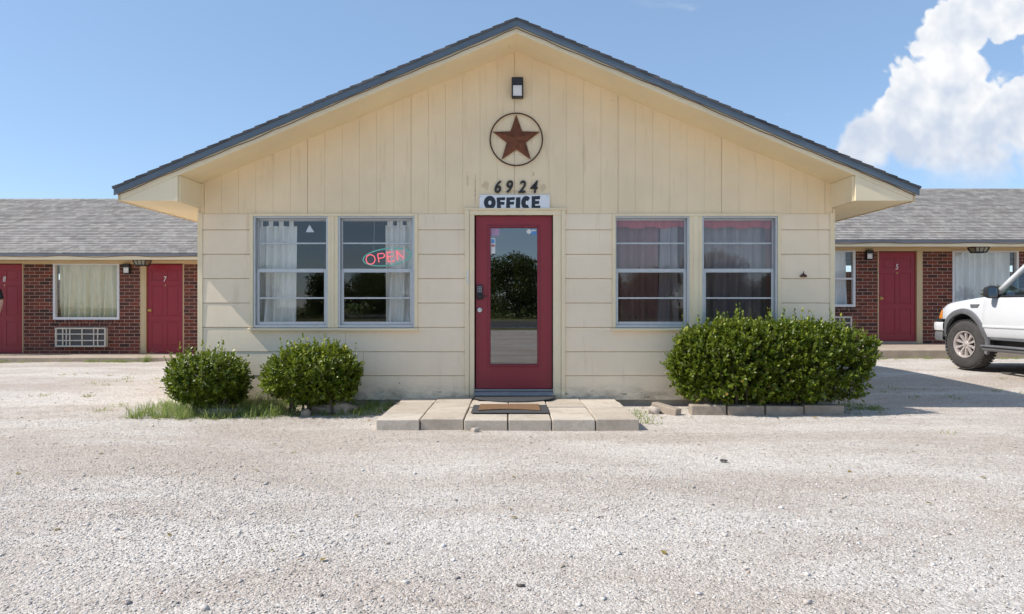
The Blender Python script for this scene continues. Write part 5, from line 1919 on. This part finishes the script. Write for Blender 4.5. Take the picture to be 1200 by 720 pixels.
# ================================================================== PERSON (at the left edge, in front of door 8)
def skin_mesh(name, verts, edges, radii, mat, parent, sub=2, root=0):
    me = bpy.data.meshes.new(name)
    me.from_pydata(verts, edges, [])
    o = bpy.data.objects.new(name, me)
    C.objects.link(o)
    m = o.modifiers.new('skin', 'SKIN'); m.use_smooth_shade = True
    for i, r in enumerate(radii):
        rx, ry = r if isinstance(r, tuple) else (r, r)
        me.skin_vertices[0].data[i].radius = (rx, ry)
        me.skin_vertices[0].data[i].use_root = (i == root)
    s = o.modifiers.new('sub', 'SUBSURF'); s.levels = sub; s.render_levels = sub
    dg = bpy.context.evaluated_depsgraph_get()
    nme = bpy.data.meshes.new_from_object(o.evaluated_get(dg))
    bpy.data.objects.remove(o)
    nme.name = name
    nme.materials.clear()
    return link_mesh(name, nme, mat, parent, smooth=True)


px_, py_, pz_ = -11.43, 6.95, .09
person = thing('person', 'person in black short-sleeved shirt and black trousers at the far left door', 'person', (px_, py_, pz_))
V = lambda x, y, z: (px_ + x, py_ + y, pz_ + z)
vs = [V(0, 0, .93), V(0, 0, 1.10), V(0, .01, 1.28), V(0, .01, 1.42), V(0, .0, 1.50), V(0, -.01, 1.57), V(0, -.02, 1.66), V(0, -.015, 1.73),
      V(-.17, .01, 1.41), V(-.215, .02, 1.15), V(-.20, -.08, .93), V(-.18, -.11, .84),
      V(.17, .01, 1.41), V(.225, .04, 1.16), V(.235, -.06, .94), V(.20, -.12, .85),
      V(-.09, 0, .88), V(-.10, 0, .50), V(-.11, .02, .10), V(-.12, -.02, .035), V(-.13, -.15, .03),
      V(.09, 0, .88), V(.10, 0, .50), V(.11, .02, .10), V(.12, -.02, .035), V(.13, -.15, .03)]
ed = [(0, 1), (1, 2), (2, 3), (3, 4), (4, 5), (5, 6), (6, 7), (3, 8), (8, 9), (9, 10), (10, 11), (3, 12), (12, 13), (13, 14), (14, 15),
      (0, 16), (16, 17), (17, 18), (18, 19), (19, 20), (0, 21), (21, 22), (22, 23), (23, 24), (24, 25)]
rad = [(.15, .10), (.13, .09), (.15, .10), (.13, .085), .055, .055, (.075, .09), (.06, .07), .055, .042, .03, .028, .055, .042, .03, .028,
       .085, .058, .038, .04, .03, .085, .058, .038, .04, .03]
skin_mesh('body', vs, ed, rad, M['skin'], person)
# face, hair
b = MB()
b.lathe(V(0, -.005, 1.615), (0, 0, 1), [(.079, .0), (.088, .06), (.083, .11), (.06, .15), (.0, .168)], 18)
b.build('hair', M['hair'], person, smooth=True)
b = MB(); b.lathe(V(-.03, -.098, 1.665), (0, -1, 0), [(.010, 0), (.007, .006), (0, .008)], 8); b.lathe(V(.03, -.098, 1.665), (0, -1, 0), [(.010, 0), (.007, .006), (0, .008)], 8)
b.build('eye', M['black'], person)
b = MB(); b.prism([V(-.012, -.095, 1.625), V(.012, -.095, 1.625), V(0, -.09, 1.67)], (0, -.022, 0)); b.build('nose', M['skin'], person, bevel=.005, seg=2)
# fingers
for sg_, hb in ((-1, V(-.18, -.11, .84)), (1, V(.20, -.12, .85))):
    for k, ln in enumerate((.062, .072, .068, .052)):
        x0 = hb[0] + sg_ * (-.027 + .018 * k) * .6
        y0 = hb[1] - .02 + .014 * k
        skin_mesh('finger', [(x0, y0, hb[2]), (x0, y0 - .004, hb[2] - ln * .6), (x0 - sg_ * .012, y0 - .008, hb[2] - ln * 1.05)], [(0, 1), (1, 2)], [.010, .009, .007], M['skin'], person, sub=1)
    skin_mesh('thumb', [(hb[0], hb[1] - .022, hb[2] + .02), (hb[0] - sg_ * .02, hb[1] - .05, hb[2] - .01), (hb[0] - sg_ * .025, hb[1] - .06, hb[2] - .035)], [(0, 1), (1, 2)], [.012, .010, .008], M['skin'], person, sub=1)
sv = [V(0, 0, .90), V(0, 0, 1.10), V(0, .01, 1.28), V(0, .01, 1.41), V(0, .005, 1.475), V(-.17, .01, 1.41), V(-.208, .018, 1.20), V(.17, .01, 1.41), V(.215, .036, 1.20)]
skin_mesh('shirt', sv, [(0, 1), (1, 2), (2, 3), (3, 4), (3, 5), (5, 6), (3, 7), (7, 8)], [(.175, .125), (.155, .112), (.17, .118), (.145, .10), .07, .075, .066, .075, .066], M['cloth_k'], person)
tv = [V(0, 0, .96), V(0, 0, .89), V(-.09, 0, .86), V(-.10, 0, .50), V(-.11, .015, .07), V(.09, 0, .86), V(.10, 0, .50), V(.11, .015, .07)]
skin_mesh('trousers', tv, [(0, 1), (1, 2), (2, 3), (3, 4), (1, 5), (5, 6), (6, 7)], [(.165, .12), (.165, .12), .105, .078, .065, .105, .078, .065], M['cloth_k'], person)
for sg_ in (-1, 1):
    b = MB()
    b.box(px_ + sg_ * .125 - .05, px_ + sg_ * .125 + .05, py_ - .20, py_ + .075, pz_, pz_ + .075)
    b.build('shoe', M['black'], person, bevel=.03, seg=3)


# ================================================================== TREES across the road (seen in the panes)
def make_tree(seed, h, spread, nleaf):
    r = np.random.default_rng(seed)
    t = thing('tree', '', 'tree', (0, 0, 0), 'trees across the road')
    b = MB()
    b.tube([(0, 0, -.1), (.1, .05, h * .18), (.05, -.1, h * .42)], [.22, .17, .10], 8)
    cents = []
    for k in range(9):
        a = k * 2.4 + r.random()
        rr_ = spread * r.uniform(.25, .75)
        tip_ = (math.cos(a) * rr_, math.sin(a) * rr_, h * r.uniform(.24, .84))
        b.tube([(.08, 0, h * r.uniform(.15, .32)), (tip_[0] * .5, tip_[1] * .5, tip_[2] * .62), tip_], [.09, .06, .02], 6)
        cents.append(tip_)
    cents += [(0, 0, h * .8), (spread * .2, 0, h * .62), (spread * .35, -.5, h * .2), (-spread * .4, -.3, h * .22), (0, -.8, h * .3)]
    b.build('trunk', M['bark'], t, origin=(0, 0, 0))
    cents = np.array(cents)
    idx = r.integers(0, len(cents), nleaf)
    d = r.normal(0, 1, (nleaf, 3)); d /= np.linalg.norm(d, axis=1, keepdims=True)
    rad = np.array([spread * .44, spread * .44, h * .22])
    p = cents[idx] + d * rad * (r.random(nleaf) ** .4)[:, None]
    p *= 1 + .05 * bump_noise(p, seed, 1.2)[:, None]
    p = p[p[:, 2] > h * .03]
    n = len(p)
    v_, f_ = leaf_cloud(p, r.normal(0, 1, (n, 3)), r.normal(0, .6, (n, 3)) + np.array([0, 0, 1]), r.uniform(.13, .30, n), .6)
    link_mesh('crown', fast_mesh('crown', v_, f_, np.repeat(np.clip(r.beta(2, 2, n) + .15 * bump_noise(p, seed + 3, 1.5), 0, .9), 2)), M['tree_leaf'], t, origin=(0, 0, 0))
    return t


def copy_tree(o, parent=None):
    c = o.copy(); C.objects.link(c); c.parent = parent
    for ch in [x for x in bpy.data.objects if x.parent == o]:
        copy_tree(ch, c)
    return c


protos = [make_tree(101, 6.6, 3.4, 14000), make_tree(102, 5.6, 3.9, 13000), make_tree(103, 4.6, 3.0, 9000)]
spots = [(0.5, -60, 0, 1.0, 'broad leafy tree reflected in the middle of the office door glass'), (-6.5, -63, 2, 1.0, ''), (-12, -60, 1, .92, ''), (-19, -62, 2, 1.05, ''), (-26, -59, 1, .95, ''), (-33, -64, 0, .85, ''),
         (7.5, -62, 2, .95, ''), (14, -60, 1, .9, ''), (21, -61, 0, 1.05, ''), (27.5, -64, 2, 1.0, ''), (34, -60, 1, 1.0, ''), (42, -62, 0, .9, ''), (-42, -60, 1, 1.0, ''), (-3, -66, 1, .8, ''), (10.5, -66, 2, 1.1, ''), (-16, -67, 2, 1.1, ''), (24, -67, 1, .8, '')]
used = set()
for i, (x, y, k, s, lab) in enumerate(spots):
    t = protos[k] if k not in used else copy_tree(protos[k])
    used.add(k)
    t.location = (x, y, 0); t.scale = (s, s, s); t.rotation_euler = (0, 0, i * 1.7)
    t['label'] = lab or 'one of the leafy green trees across the road, reflected in the office glass'
# scrub along the far verge
def scrub(n, seed):
    r = np.random.default_rng(seed)
    x = r.uniform(-60, 60, n); hh = 1.0 + .7 * np.sin(x * .5) * np.sin(x * .17 + 1)
    p = np.stack([x, -60 + r.normal(0, 2.5, n), np.abs(r.normal(0, .6, n)) * hh], 1)
    v_, f_ = leaf_cloud(p, r.normal(0, 1, (n, 3)), r.normal(0, 1, (n, 3)), r.uniform(.15, .4, n), .55)
    o = link_mesh('scrub', fast_mesh('scrub', v_, f_, np.repeat(r.uniform(.1, .8, n), 2)), M['tree_leaf'], origin=(0, -60, 0))
    tag(o, 'low scrub along the far side of the road', kind='stuff')
scrub(9000, 8)
